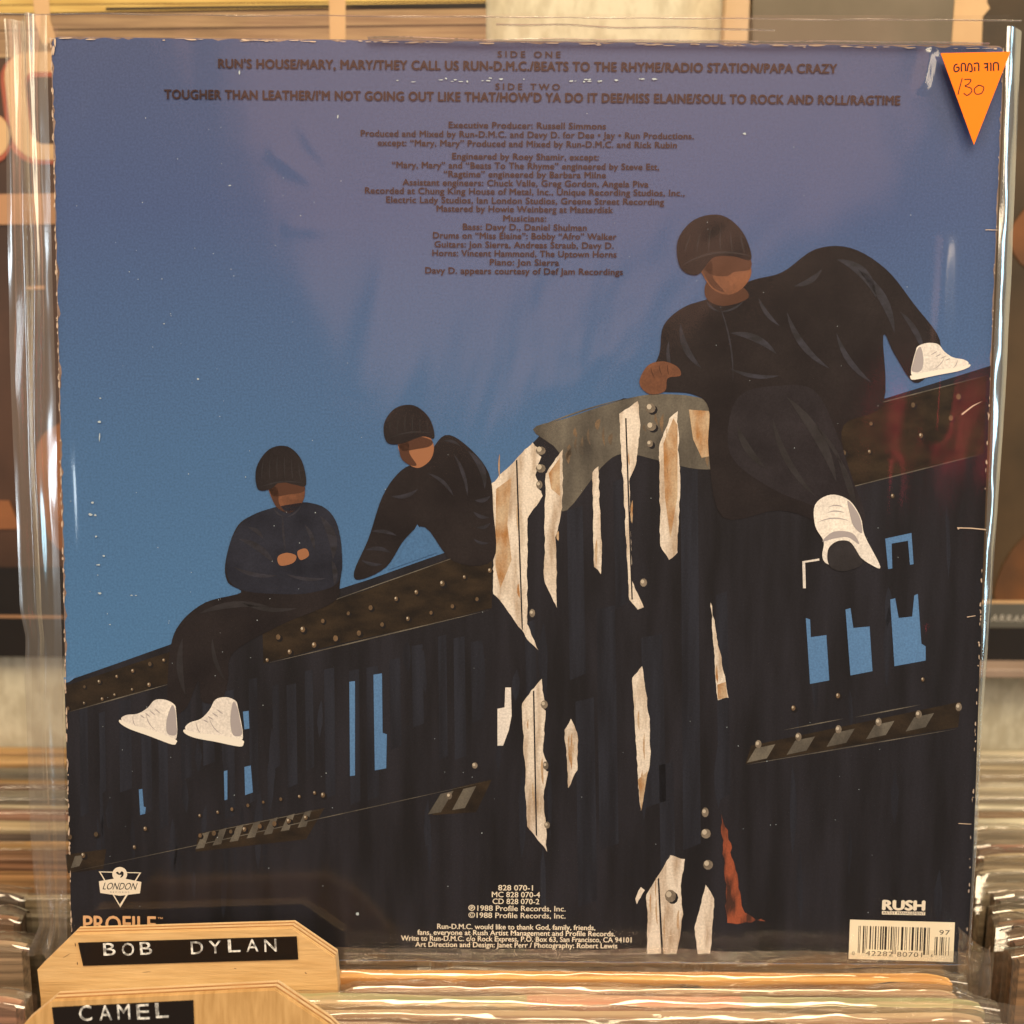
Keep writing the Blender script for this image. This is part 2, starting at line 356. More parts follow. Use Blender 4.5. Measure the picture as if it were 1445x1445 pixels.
random.seed(5)
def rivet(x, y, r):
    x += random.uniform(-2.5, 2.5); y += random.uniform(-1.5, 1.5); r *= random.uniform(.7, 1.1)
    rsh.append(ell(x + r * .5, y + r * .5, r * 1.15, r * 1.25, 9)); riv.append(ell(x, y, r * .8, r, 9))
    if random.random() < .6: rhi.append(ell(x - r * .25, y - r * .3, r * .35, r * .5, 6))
for k in range(10): rivet(392 + k * 33, 898 - k * 10.5, 4); rivet(376 + k * 33, 930 - k * 9.5, 4)
for k in range(6): rivet(118 + k * 23, 968 - k * 7.5, 3.2); rivet(98 + k * 22, 1000 - k * 7, 3)
for k in range(8): rivet(282 + k * 23, 1150 - k * 4.6, 2.6); rivet(283 + k * 21, 1180 - k * 3.8, 3.6)
for x, y in ((98, 1180), (138, 1178), (119, 1206), (190, 1196), (206, 1170), (456, 1122), (1228, 636), (1230, 598), (1300, 616), (1288, 572), (1340, 590), (1120, 1000), (1180, 980), (1300, 960), (1190, 640), (1260, 700), (1350, 560)): rivet(x, y, 4)
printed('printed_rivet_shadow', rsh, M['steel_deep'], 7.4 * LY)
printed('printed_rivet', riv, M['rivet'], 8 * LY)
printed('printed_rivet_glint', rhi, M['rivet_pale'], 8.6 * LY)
pr = [ell(763, 636, 7, 6), ell(763, 661, 7, 6), ell(761, 684, 4.5, 6), ell(918, 576, 7, 7), ell(919, 602, 7, 6), ell(917, 626, 4.5, 5), ell(751, 865, 4, 6), ell(908, 822, 5, 6), ell(768, 994, 5, 6), ell(770, 1080, 4, 6), ell(772, 1164, 4, 5), ell(946, 1264, 8, 9),
      ell(995, 1146, 5, 7), ell(996, 1176, 7, 7), ell(999, 1220, 7, 7), ell(670, 1080, 4, 4.5), ell(634, 1123, 4, 5)]
pr += [ell(1070 + k * 56.5, 1050 - k * 10.5, 4.5, 6) for k in range(6)]
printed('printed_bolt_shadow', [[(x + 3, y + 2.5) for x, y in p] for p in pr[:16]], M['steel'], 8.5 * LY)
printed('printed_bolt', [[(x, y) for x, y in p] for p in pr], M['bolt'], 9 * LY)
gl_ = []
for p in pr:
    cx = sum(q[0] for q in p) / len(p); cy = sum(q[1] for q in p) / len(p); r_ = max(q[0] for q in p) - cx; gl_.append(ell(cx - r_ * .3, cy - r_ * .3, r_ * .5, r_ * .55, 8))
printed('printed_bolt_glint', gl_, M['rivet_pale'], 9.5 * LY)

random.seed(17); st_ = []
for p in plates[:10]:
    xs = [q[0] for q in p]; ys = [q[1] for q in p]
    for k in range(5):
        x = random.uniform(min(xs) + 4, max(xs) - 4); y = random.uniform(min(ys) + 10, max(ys) - 50)
        inside = [q for q in p if abs(q[1] - y) < 60]
        if inside and min(q[0] for q in inside) + 3 < x < max(q[0] for q in inside) - 5: st_.append(lens(x, y, x + random.uniform(-1, 2), y + random.uniform(12, 44), 1, random.uniform(1.5, 4)))
printed('printed_rust_streak', st_, M['rust'], 7.2 * LY)
ln_ = [lens(92, 1006, 250, 962, 0, 1.6), lens(372, 937, 694, 860, 0, 1.8), lens(372, 882, 694, 768, 0, 1.4), lens(280, 1177, 458, 1141, 0, 1.2), lens(96, 1231, 690, 1102, 1, 1.2), lens(1052, 1079, 1352, 1028, 0, 1.6), lens(1106, 1030, 1190, 1014, 0, 1.6), lens(1206, 1012, 1300, 994, 0, 1.6), lens(1150, 592, 1392, 530, 0, 1.6), lens(1150, 700, 1388, 640, 0, 1.6), lens(752, 606, 880, 563, -3, 2), lens(880, 563, 1000, 568, -5, 2)]
random.seed(40); rb_ = []
for k in range(26):
    t = random.random(); x = 800 + 205 * t; y0_ = 594 - 24 * math.sin(t * 3) ; y = y0_ + random.uniform(6, 44); rb_.append(lens(x, y, x + random.uniform(-5, 5), y + random.uniform(10, 30), 2, random.uniform(3, 8)))
printed('printed_gusset_stain', rb_, M['stain'], 5.5 * LY)
printed('printed_flange_edge', ln_, M['grey_plate'], 7.6 * LY)
random.seed(18); sm_ = []
for k in range(46):
    x = random.uniform(120, 1340); yt = 1010 - (x - 100) * .25; y = random.uniform(max(yt, 640 if x > 700 else yt), 1230); sm_.append(lens(x, y, x + random.uniform(-4, 4), y + random.uniform(40, 130), random.uniform(-2, 2), random.uniform(4, 12)))
printed('printed_weather_streak', sm_, M['steel_blue'], 2.6 * LY)
# three plain seated figures, knitted caps, heads turned away
SC = smooth_curve
def fig(name, body, mat, parts):
    o = printed(name, [SC(p, 5) for p in body], mat, 10 * LY)
    for nm, ps, mt, ly in parts: printed(nm, [SC(p, 5) for p in ps], mt, ly * LY, parent=o)
    return o
def folds(ls): return [lens(*q) for q in ls]
f1 = fig('printed_left_figure', [[(402, 712), (440, 710), (470, 728), (482, 770), (480, 822), (470, 850), (400, 880), (330, 920), (322, 960), (312, 988), (286, 990), (280, 960), (262, 1000), (238, 1002), (240, 920), (254, 880), (290, 850), (340, 836), (322, 822), (318, 796), (330, 752), (350, 730)]], M['cloth'],
    [('printed_jacket', [[(388, 716), (440, 710), (470, 728), (482, 772), (478, 820), (440, 836), (392, 838), (340, 832), (320, 808), (326, 764), (348, 732)]], M['navy'], 11),
     ('printed_head', [[(378, 680), (400, 674), (426, 680), (430, 700), (420, 718), (404, 724), (388, 712)]], M['skin'], 11),
     ('printed_cap', [[(364, 690), (362, 660), (380, 634), (406, 630), (426, 650), (432, 684), (416, 684), (396, 680), (382, 690)]], M['cloth'], 12.5),
     ('printed_hand', [[(392, 786), (404, 780), (418, 784), (414, 794), (396, 798)], [(420, 778), (432, 774), (436, 784), (424, 790)]], M['skin_lit'], 13)])
printed('printed_fold', folds([(336, 760, 388, 796, -6, 9), (330, 800, 392, 812, 5, 6), (452, 728, 470, 790, -8, 12), (430, 740, 444, 776, -3, 6), (404, 810, 460, 816, 4, 5), (350, 744, 372, 760, -3, 6), (468, 790, 472, 826, -3, 7), (400, 730, 404, 776, 2, 3)]), M['sheen'], 12 * LY, parent=f1)
printed('printed_trouser_fold', folds([(280, 866, 380, 856, -8, 9), (258, 900, 262, 980, 6, 9), (300, 900, 318, 960, 5, 6), (340, 850, 420, 858, 6, 6)]), M['denim2'], 12 * LY, parent=f1)
printed('printed_zip', [lens(398, 722, 402, 780, 0, 1.6), lens(386, 716, 404, 730, 3, 2.4), lens(404, 730, 426, 712, 3, 2.4)], M['sheen'], 13 * LY, parent=f1)
printed('printed_face_shadow', [SC([(380, 686), (392, 690), (394, 710), (402, 722), (388, 712)], 4), SC([(380, 684), (404, 676), (428, 684), (428, 694), (406, 698), (386, 700)], 4)], M['skin_dark'], 12 * LY, parent=f1)
f2 = fig('printed_middle_figure', [[(600, 646), (628, 614), (660, 630), (690, 668), (696, 720), (696, 790), (640, 792), (600, 744), (572, 760), (545, 800), (508, 818), (500, 806), (520, 760), (540, 700), (566, 664)]], M['cloth'],
    [('printed_head', [[(562, 622), (576, 614), (600, 612), (612, 628), (608, 648), (592, 660), (578, 656), (566, 644)]], M['skin_lit'], 11),
     ('printed_cap', [[(546, 624), (542, 598), (558, 576), (584, 572), (606, 590), (613, 618), (596, 616), (566, 626)]], M['cloth'], 12.5)])
printed('printed_fold', folds([(516, 776, 552, 780, -4, 6), (510, 790, 540, 796, 3, 5), (524, 750, 560, 756, -3, 5), (660, 636, 684, 690, -8, 9), (640, 640, 660, 700, -4, 5), (670, 706, 692, 700, 3, 6), (668, 722, 690, 730, 3, 5), (672, 744, 692, 738, 3, 5), (668, 760, 690, 766, 3, 4), (552, 700, 590, 690, 5, 6), (626, 622, 650, 630, -3, 4), (604, 668, 640, 700, -5, 5)]), M['sheen'], 12 * LY, parent=f2)
printed('printed_face_shadow', [SC([(564, 628), (576, 624), (578, 640), (588, 656), (578, 656), (566, 646)], 4), SC([(562, 622), (590, 616), (610, 622), (606, 630), (586, 634), (568, 636)], 4)], M['skin_dark'], 12 * LY, parent=f2)
printed('printed_sky_under_arm', [[(589, 740), (616, 780), (548, 804), (560, 790), (574, 766)]], M['sky'], 11 * LY)
f3 = fig('printed_right_figure', [[(1004, 420), (1060, 396), (1104, 384), (1150, 352), (1200, 350), (1250, 380), (1290, 430), (1326, 480), (1316, 520), (1290, 540), (1262, 500), (1246, 474), (1246, 570), (1190, 600), (1196, 660), (1216, 730), (1200, 770), (1160, 740), (1100, 720), (1020, 730), (1000, 640), (1000, 576), (976, 556), (930, 552), (912, 540), (930, 500), (936, 460), (964, 434)]], M['cloth'],
    [('printed_trouser_leg', [[(1040, 562), (1100, 544), (1150, 552), (1180, 610), (1204, 680), (1220, 730), (1200, 760), (1160, 720), (1090, 690), (1030, 640)]], M['denim'], 11),
     ('printed_neck', [[(1000, 396), (1040, 400), (1056, 420), (1020, 432), (996, 420)]], M['skin_dark'], 11),
     ('printed_head', [[(984, 362), (1020, 350), (1052, 362), (1060, 386), (1046, 408), (1024, 416), (1000, 402)]], M['skin'], 12),
     ('printed_cap', [[(960, 378), (956, 340), (980, 310), (1018, 304), (1048, 328), (1060, 366), (1034, 362), (1006, 364), (984, 388)]], M['cloth'], 13.5),
     ('printed_hand', [[(902, 540), (914, 516), (936, 510), (956, 518), (960, 530), (942, 534), (938, 552), (916, 556)]], M['skin'], 13)])
printed('printed_fold', folds([(1180, 366, 1236, 420, -12, 14), (1210, 380, 1262, 470, -10, 12), (1120, 404, 1160, 380, 5, 8), (1030, 470, 1096, 500, -8, 10), (1110, 440, 1170, 520, 10, 9), (960, 456, 990, 520, 8, 9), (1070, 420, 1100, 460, 4, 6), (1030, 520, 1100, 530, 6, 6), (1180, 470, 1230, 540, 8, 8), (1270, 440, 1304, 500, -5, 8), (944, 480, 950, 530, 4, 5)]), M['sheen'], 12 * LY, parent=f3)
printed('printed_trouser_fold', folds([(1110, 560, 1180, 680, -10, 14), (1090, 590, 1150, 700, 10, 9), (1180, 640, 1208, 730, -4, 9), (1040, 600, 1080, 660, 6, 10), (1150, 600, 1190, 660, -3, 5)]), M['denim2'], 12 * LY, parent=f3)
printed('printed_zip', [lens(1014, 428, 1034, 540, -6, 2.4), lens(996, 424, 1016, 440, 3, 3), lens(1016, 440, 1050, 424, 4, 3)], M['sheen'], 13 * LY, parent=f3)
printed('printed_face_shadow', [SC([(986, 366), (1004, 370), (1006, 392), (1022, 412), (1002, 402)], 4), SC([(986, 366), (1020, 358), (1056, 364), (1058, 380), (1036, 384), (1024, 390), (1000, 386)], 4)], M['skin_dark'], 13 * LY, parent=f3)
printed('printed_finger_line', [lens(930, 514, 934, 530, 1, 1.6), lens(942, 514, 944, 530, 1, 1.6), lens(918, 518, 924, 534, 1, 1.6)], M['skin_dark'], 14 * LY, parent=f3)
capl = [lens(366, 688, 430, 682, -5, 2.2), lens(546, 620, 612, 612, -6, 2.2), lens(960, 376, 1060, 362, -12, 3.4)] + [lens(372 + k * 10, 640 + abs(k - 2.4) * 4, 370 + k * 11, 678, 1, 1.4) for k in range(6)] + [lens(553 + k * 10, 583 + abs(k - 2.4) * 3, 550 + k * 11, 612, 1, 1.4) for k in range(6)] + [lens(975 + k * 14, 318 + abs(k - 2.6) * 5, 966 + k * 17, 358, 1, 2) for k in range(6)]
printed('printed_cap_rib', capl, M['denim2'], 14 * LY)
# plain white canvas shoes: upper, rubber sole, laces, heel shade
def shoe(x, y, sx, sy, rot):
    ca, sa = math.cos(R(rot)), math.sin(R(rot))
    Tf = lambda P: [(x + (px * sx) * ca - (py * sy) * sa, y + (px * sx) * sa + (py * sy) * ca) for px, py in P]
    up = printed('printed_white_shoe', [Tf(SC([(-46, 10), (-40, 2), (-24, -4), (-12, -16), (-4, -30), (12, -34), (26, -30), (30, -22), (36, -4), (40, 12), (36, 20), (0, 16), (-30, 16)], 4))], M['shoe'], 14 * LY)
    printed('printed_sole', [Tf(SC([(-47, 11), (-30, 14), (0, 15), (38, 19), (42, 24), (36, 28), (0, 24), (-30, 21), (-46, 16)], 4))], M['sole'], 15 * LY, parent=up)
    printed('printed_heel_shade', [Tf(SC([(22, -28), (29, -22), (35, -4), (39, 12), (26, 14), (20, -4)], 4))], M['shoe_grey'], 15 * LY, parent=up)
    printed('printed_lace', [Tf(lens(-20 + k * 6, -3 - k * 5, -12 + k * 7, 0 - k * 4, 0, 1.6)) for k in range(4)], M['shoe_grey'], 16 * LY, parent=up)
    printed('printed_seam', [Tf(lens(-30, 0, -22, 15, 2, 1.2)), Tf(lens(-12, -8, 10, 14, 4, 1.2))], M['shoe_grey'], 16 * LY, parent=up)
shoe(216, 1016, .95, .95, 14); shoe(306, 1020, .95, 1.1, 4); 
hs = printed('printed_white_shoe', [SC([(1150, 742), (1150, 712), (1172, 698), (1198, 706), (1214, 730), (1220, 756), (1242, 800), (1224, 794), (1206, 782), (1200, 800), (1168, 796), (1160, 784), (1162, 764)], 5)], M['shoe'], 14 * LY)
printed('printed_sole', [SC([(1170, 798), (1168, 776), (1180, 764), (1198, 764), (1210, 780), (1216, 796), (1190, 806)], 5)], M['denim2'], 15 * LY, parent=hs)
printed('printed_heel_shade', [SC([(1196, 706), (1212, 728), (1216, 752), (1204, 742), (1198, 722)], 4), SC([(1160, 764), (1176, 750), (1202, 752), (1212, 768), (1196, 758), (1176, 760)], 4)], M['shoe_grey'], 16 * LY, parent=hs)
printed('printed_seam', [lens(1152, 738, 1200, 736, -6, 1.6), lens(1168, 716, 1190, 716, -3, 1.6), lens(1166, 724, 1192, 724, -3, 1.6)], M['shoe_grey'], 16 * LY, parent=hs)
shoe(1322, 510, -.95, .8, -6)

# ------------------------------------------------------------------ writing
def text_mesh(s, offset=0.0, spacing=1.0, shear=0.0, extrude=0.0, bevel=0.0):
    cu = bpy.data.curves.new('lettering', 'FONT'); cu.body = s; cu.size = 1; cu.offset = offset; cu.space_character = spacing
    cu.shear = shear; cu.extrude = extrude; cu.bevel_depth = bevel; cu.resolution_u = 3
    o = bpy.data.objects.new('lettering', cu); C.objects.link(o)
    dg = bpy.context.evaluated_depsgraph_get(); dg.update()
    me = bpy.data.meshes.new_from_object(o.evaluated_get(dg))
    bpy.data.objects.remove(o); bpy.data.curves.remove(cu)
    return me
def text(name, s, x0, x1, yl, yr, caph, mat, d, mapper, parent, offset=.02, spacing=1.0, shear=0.0, ext=0.0, bev=0.0):
    """fit text between two pixel-measured points of a real plane"""
    me = text_mesh(s, 0, spacing, shear, ext, bev)
    if offset > .004 and not ext:          # heavier weight: shifted copies, each a hair lower
        bm = bmesh.new(); k = 0
        for dx, dy in ((0, 0), (offset, 0), (-offset, 0), (0, offset * .8), (0, -offset * .8)):
            n0 = len(bm.verts); bm.from_mesh(me); bm.verts.ensure_lookup_table()
            for v in bm.verts[n0:]: v.co += Vector((dx, dy, -.000008 * k))
            k += 1
        bm.to_mesh(me); bm.free()
    xs = [v.co.x for v in me.vertices]; a, b_ = min(xs), max(xs)
    pl = mapper(x0, yl); prr = mapper(x1, yr); pt = mapper(x0, yl - caph)
    ux = (prr - pl) / (b_ - a); uy = ux.orthogonal() if False else Vector((-ux.y, ux.x)).normalized() * ((pt - pl).length / CAPH)
    for v in me.vertices:
        q = pl + ux * (v.co.x - a) + uy * v.co.y
        v.co = Vector((q.x, -d - v.co.z, q.y))
    me.name = name; me.materials.clear(); me.materials.append(mat)
    me.flip_normals() if False else None
    o = bpy.data.objects.new(name, me); C.objects.link(o); o.parent = parent
    return o
CM = lambda x, y: on_lean(x, y)
CAPH = max(v.co.y for v in text_mesh('H').vertices)
T = 16 * LY
def sl(x): return (x - 722) * .0085
def line(s, x0, x1, base, h, mat='ink', off=.024, sp=1.0, name='printed_lettering'):
    return text(name, s, x0, x1, base + sl(x0) - sl((x0 + x1) / 2), base + sl(x1) - sl((x0 + x1) / 2), h, M[mat], T, CM, cover, off, sp)
line('SIDE ONE', 702, 791, 81.5, 8.5, sp=1.5)
line("RUN'S HOUSE/MARY, MARY/THEY CALL US RUN-D.M.C./BEATS TO THE RHYME/RADIO STATION/PAPA CRAZY", 308, 1181, 100, 12.5, off=.042, sp=1.06)
line('SIDE TWO', 699, 790, 127, 8.5, sp=1.5)
line("TOUGHER THAN LEATHER/I'M NOT GOING OUT LIKE THAT/HOW'D YA DO IT DEE/MISS ELAINE/SOUL TO ROCK AND ROLL/RAGTIME", 232, 1270, 144, 12.5, off=.042, sp=1.06)
for s, x0, x1, y in (
    ('Executive Producer: Russell Simmons', 633, 855, 181.6),
    ('Produced and Mixed by Run-D.M.C. and Davy D. for Dee • Jay • Run Productions.', 509, 979, 194.5),
    ('except: “Mary, Mary” Produced and Mixed by Run-D.M.C. and Rick Rubin', 533, 955, 207.5),
    ('Engineered by Roey Shamir, except:', 638, 845, 225.5),
    ('“Mary, Mary” and “Beats To The Rhyme” engineered by Steve Ett,', 553, 930, 238.5),
    ('“Ragtime” engineered by Barbara Milne', 626, 855, 250.7),
    ('Assistant engineers: Chuck Valle, Greg Gordon, Angela Piva', 568, 915, 263),
    ('Recorded at Chung King House of Metal, Inc., Unique Recording Studios, Inc.,', 515, 966, 275),
    ('Electric Lady Studios, Ian London Studios, Greene Street Recording', 545, 937, 287.7),
    ('Mastered by Howie Weinberg at Masterdisk', 616, 865, 299.6),
    ('Musicians:', 710, 771, 312.6),
    ('Bass: Davy D., Daniel Shulman', 653, 828, 325),
    ('Drums on “Miss Elaine”: Bobby “Afro” Walker', 611, 870, 337.4),
    ('Guitars: Jon Sierra, Andreas Straub, Davy D.', 613, 866, 350),
    ('Horns: Vincent Hammond, The Uptown Horns', 610, 870, 362.3),
    ('Piano: Jon Sierra', 691, 789, 374.6),
    ('Davy D. appears courtesy of Def Jam Recordings', 600, 879, 387)):
    line(s, x0, x1, y, 8.6, sp=1.04)
for s, x0, x1, y in (('828 070-1', 703, 752, 1256), ('MC 828 070-4', 694, 762, 1265.6), ('CD 828 070-2', 695, 761, 1275.2),
    ('℗1988 Profile Records, Inc.', 661, 798, 1285), ('©1988 Profile Records, Inc.', 661, 798, 1295)):
    line(s, x0, x1, y, 7.4, 'white_ink', .012)
for s, x0, x1, y in (('Run-D.M.C. would like to thank God, family, friends,', 617, 840, 1311), ('fans, everyone at Rush Artist Management and Profile Records.', 589, 868, 1319.5),
    ('Write to Run-D.M.C. c/o Rock Express, P.O. Box 63, San Francisco, CA 94101', 566, 891, 1328), ('Art Direction and Design: Janet Perr / Photography: Robert Lewis', 586, 871, 1336.5)):
    line(s, x0, x1, y, 7.0, 'white_ink', .022)
# the illegible line of very small print along the lower edge
random.seed(9); mp_ = []
x = 486
while x < 920:
    ww = random.uniform(1.2, 3.2); mp_.append([(x, 1344), (x + ww, 1344), (x + ww, 1346.4), (x, 1346.4)]); x += ww + random.choice((1.1, 1.3, 3.2))
printed('printed_small_print', mp_, M['faint_ink'], T)

# small emblem: disc over a banner in front of a thin triangle
tri = [[(140, 1229.0), (199.5, 1230.6), (199.5, 1231.8), (140, 1230.4)], [(140, 1229.2), (141.8, 1229.2), (170.2, 1277), (170.2, 1280)], [(199.6, 1230.6), (197.8, 1230.6), (168.8, 1277), (170.2, 1280)]]
lg = printed('printed_banner_emblem', [[(140, 1243), (170, 1238), (200, 1244), (198, 1260), (170, 1263.5), (142, 1259.5)]], M['white_ink'], T)
printed('emblem_triangle', tri, M['white_ink'], T - LY * .5, parent=lg)
printed('emblem_disc', [ell(169.5, 1233, 10.6, 10.2, 20)], M['white_ink'], T + LY * .5, parent=lg)
printed('emblem_figure', [SC([(164, 1231), (167, 1229.5), (169, 1232), (172, 1229), (175, 1231), (174, 1236), (170, 1238), (172, 1234), (168, 1234)], 3)], M['black_ink'], T + LY, parent=lg)
text('emblem_lettering', 'LONDON', 145, 195, 1254.5, 1255, 9.5, M['black_ink'], T + LY * .6, CM, lg, .012, 1.0, .45)
text('emblem_small_lettering', 'RECORDS', 156, 183, 1259.2, 1259.6, 2.0, M['faint_ink'], T + LY * .6, CM, lg, .0, 1.5)
text('printed_label_name', 'PROFILE', 118, 221, 1314, 1315, 22, M['orange_ink'], T, CM, cover, .02)
text('printed_trademark', '™', 223, 230, 1298, 1298, 4, M['orange_ink'], T, CM, cover, 0)
# block-letter emblem
rs = text('printed_block_emblem', 'RUSH', 1244, 1305, 1283, 1284, 13, M['white_ink'], T, CM, cover, .055)
printed('emblem_band', [[(1244, 1285.0), (1305, 1286.2), (1305, 1291), (1244, 1289.8)]], M['white_ink'], T, parent=rs)
text('emblem_band_lettering', 'ARTIST MANAGEMENT', 1245, 1304, 1289.2, 1290.4, 3.6, M['black_ink'], T + LY * .6, CM, rs, .01)

# barcode label
bc = printed('barcode_label', [[(1199, 1297), (1347, 1301), (1344.5, 1357), (1197, 1352.5)]], M['sticker'], T, label='cream barcode label at the lower right corner')
def bcp(u, v):     # 0..1 inside the label
    a = Vector((1199, 1297)).lerp(Vector((1347, 1301)), u); c = Vector((1197, 1352.5)).lerp(Vector((1344.5, 1357)), u); return a.lerp(c, v)
Lc = ['0001101', '0011001', '0010011', '0111101', '0100011', '0110001', '0101111', '0111011', '0110111', '0001011']
dig = '042282807014'
bits = '101' + ''.join(Lc[int(c)] for c in dig[:6]) + '01010' + ''.join(''.join('1' if k == '0' else '0' for k in Lc[int(c)]) for c in dig[6:]) + '101'
bars = []; u0, u1 = .085, .765
def addbars(bits, u0, u1, v0, f):
    n = len(bits); i = 0
    while i < n:
        if bits[i] == '1':
            j = i
            while j < n and bits[j] == '1': j += 1
            a = u0 + (u1 - u0) * i / n; c = u0 + (u1 - u0) * (j - .12) / n; v1 = f(i)
            bars.append([tuple(bcp(a, v0)), tuple(bcp(c, v0)), tuple(bcp(c, v1)), tuple(bcp(a, v1))]); i = j
        else: i += 1
addbars(bits, u0, u1, .15, lambda i: .84 if (i < 10 or i > 85 or 44 < i < 51) else .74)
addbars('1011' + '0001011' + '01' + '0010001', .815, .955, .38, lambda i: .84)
printed('barcode_bar', bars, M['black_ink'], T + LY, parent=bc)
for s, ua, ub, v in (('0', .03, .055, .90), ('42282', .16, .42, .90), ('80701', .46, .70, .90), ('4', .78, .80, .90), ('97', .855, .955, .32)):
    a = bcp(ua, v); c = bcp(ub, v); text('barcode_digits', s, a.x, c.x, a.y, c.y, 6.5 if len(s) > 1 else 5, M['black_ink'], T + LY, CM, bc, .0, 1.1)

# wear: scuffs on the sky, chips along the edges, creases at the right edge
random.seed(21); sc = []
def blot(x, y, rx, ry):
    n = 7; return [(x + rx * random.uniform(.5, 1.2) * math.cos(2 * math.pi * k / n), y + ry * random.uniform(.5, 1.2) * math.sin(2 * math.pi * k / n)) for k in range(n)]
for x, y, rx, ry in ((141, 595, 3, 2), (141, 616, 1, 8), (131, 709, 3, 2), (128, 726, 3, 2), (135, 727, 2, 2), (136, 757, 2, 1.4), (147, 784, 1.6, 1.6), (139, 797, 4, 1.4), (141, 837, 3, 1.5), (186, 840, 2, 1), (192, 840, 2, 1), (280, 535, 2, 1.5), (232, 457, 1.6, 1), (142, 562, 1.5, 1), (325, 262, 2.5, 1), (477, 165, 1.2, 3), (505, 1289, 3, 2.2), (1050, 189, 3, 2), (338, 103, 1.2, 4), (156, 881, 1.5, 1), (680, 1175, 1.5, 1)):
    sc.append(blot(x, y, rx, ry))
for k in range(110):
    x = random.gauss(240, 150); y = random.uniform(160, 1290)
    if 95 < x < 1350: s_ = random.uniform(.4, .9); sc.append(blot(x, y, s_, s_))
for k in range(60):
    x = random.uniform(600, 1350); y = random.uniform(160, 1290); s_ = random.uniform(.35, .8); sc.append(blot(x, y, s_, s_))
for k in range(26): x = random.uniform(560, 930); sc.append(blot(x, 113 + random.uniform(-3, 3), random.uniform(1, 5), random.uniform(.5, 1.8)))
printed('scuff_mark', sc, M['speck'], T)
wr = []
def edgechip(u, side):
    if side == 'L': x0, y0, x1, y1 = 71.5, 52, 101, 1352
    elif side == 'R': x0, y0, x1, y1 = 1417, 66, 1363.5, 1362
    else: x0, y0, x1, y1 = 71, 52.5, 1418, 66.5
    return x0 + (x1 - x0) * u, y0 + (y1 - y0) * u
for k in range(130):
    u = random.random(); x, y = edgechip(u, 'L'); wr.append(blot(x + random.uniform(.2, 1.8), y, random.uniform(.5, 1.5), random.uniform(1, 7)))
for k in range(60):
    u = random.random(); x, y = edgechip(u, 'R'); wr.append(blot(x - random.uniform(.5, 2), y, random.uniform(.4, 1.3), random.uniform(1, 4)))
for k in range(70):
    u = random.random() ** 1.3; x, y = edgechip(u, 'T'); wr.append(blot(x, y + random.uniform(.3, 3.4), random.uniform(2, 14), random.uniform(.4, 1.1)))
wr += [blot(78, 60, 2, 8), blot(76, 72, 2.4, 7), blot(1352, 746, 1.5, 1)]
wr += [[(1350, 744), (1370, 744.5), (1391, 746.5), (1391, 748), (1370, 746), (1350, 745.4)], [(1352, 1161), (1370, 1162), (1370, 1163), (1352, 1162)], [(1364, 870), (1376, 868), (1376, 869), (1364, 871.2)], [(1356, 584), (1372, 572), (1386, 566), (1372, 574), (1357, 586)], [(1298, 130), (1310, 72), (1312, 72), (1300, 131)] if False else [(1390, 324), (1412, 324.5), (1412, 325.5), (1390, 325)]]
printed('worn_edge', wr, M['wear'], T)

# ------------------------------------------------------------------ clear plastic outer sleeve of the record
ps = thing('plastic_outer_sleeve', 'clear plastic outer sleeve around the large blue record cover, loose crumpled edge at left', 'plastic sleeve', rot=(-LEAN, 0, 0))
def lerp_tab(tab, t):
    for (a, va), (b_, vb) in zip(tab, tab[1:]):
        if a <= t <= b_: return va + (vb - va) * (t - a) / (b_ - a)
    return tab[0][1] if t < tab[0][0] else tab[-1][1]
LEFT = [(20, 2), (60, 5), (270, 6), (480, 10), (640, 16), (860, 26), (900, 34), (960, 32), (1180, 40), (1260, 46), (1310, 52), (1352, 34), (1400, 40)]
RIGHT = [(20, 1448), (110, 1444), (400, 1432), (560, 1424), (700, 1414), (860, 1404), (1000, 1392), (1200, 1383), (1352, 1372), (1400, 1372)]
def strip(name, xa, xb, y0, y1, nx, ny, dfun, mat, parent=None):
    bm = bmesh.new(); g = []
    for j in range(ny + 1):
        py = y0 + (y1 - y0) * j / ny; a = xa(py); b_ = xb(py); row = []
        for i in range(nx + 1):
            s = i / nx; q = to_local(a + (b_ - a) * s, py); q.y = -dfun(s, py, q); row.append(bm.verts.new(q))
        g.append(row)
    for j in range(ny):
        for i in range(nx): bm.faces.new((g[j][i], g[j + 1][i], g[j + 1][i + 1], g[j][i + 1]))
    return mesh_obj(name, bm, mat, parent or ps, smooth=True)
COVL = lambda y: 71 + (y - 52) * 30 / 1300 - 1
COVR = lambda y: 1418 - (y - 66) * 54 / 1296 + 2
nn = lambda x, y, z=0: noise.noise(Vector((x, y, z)))
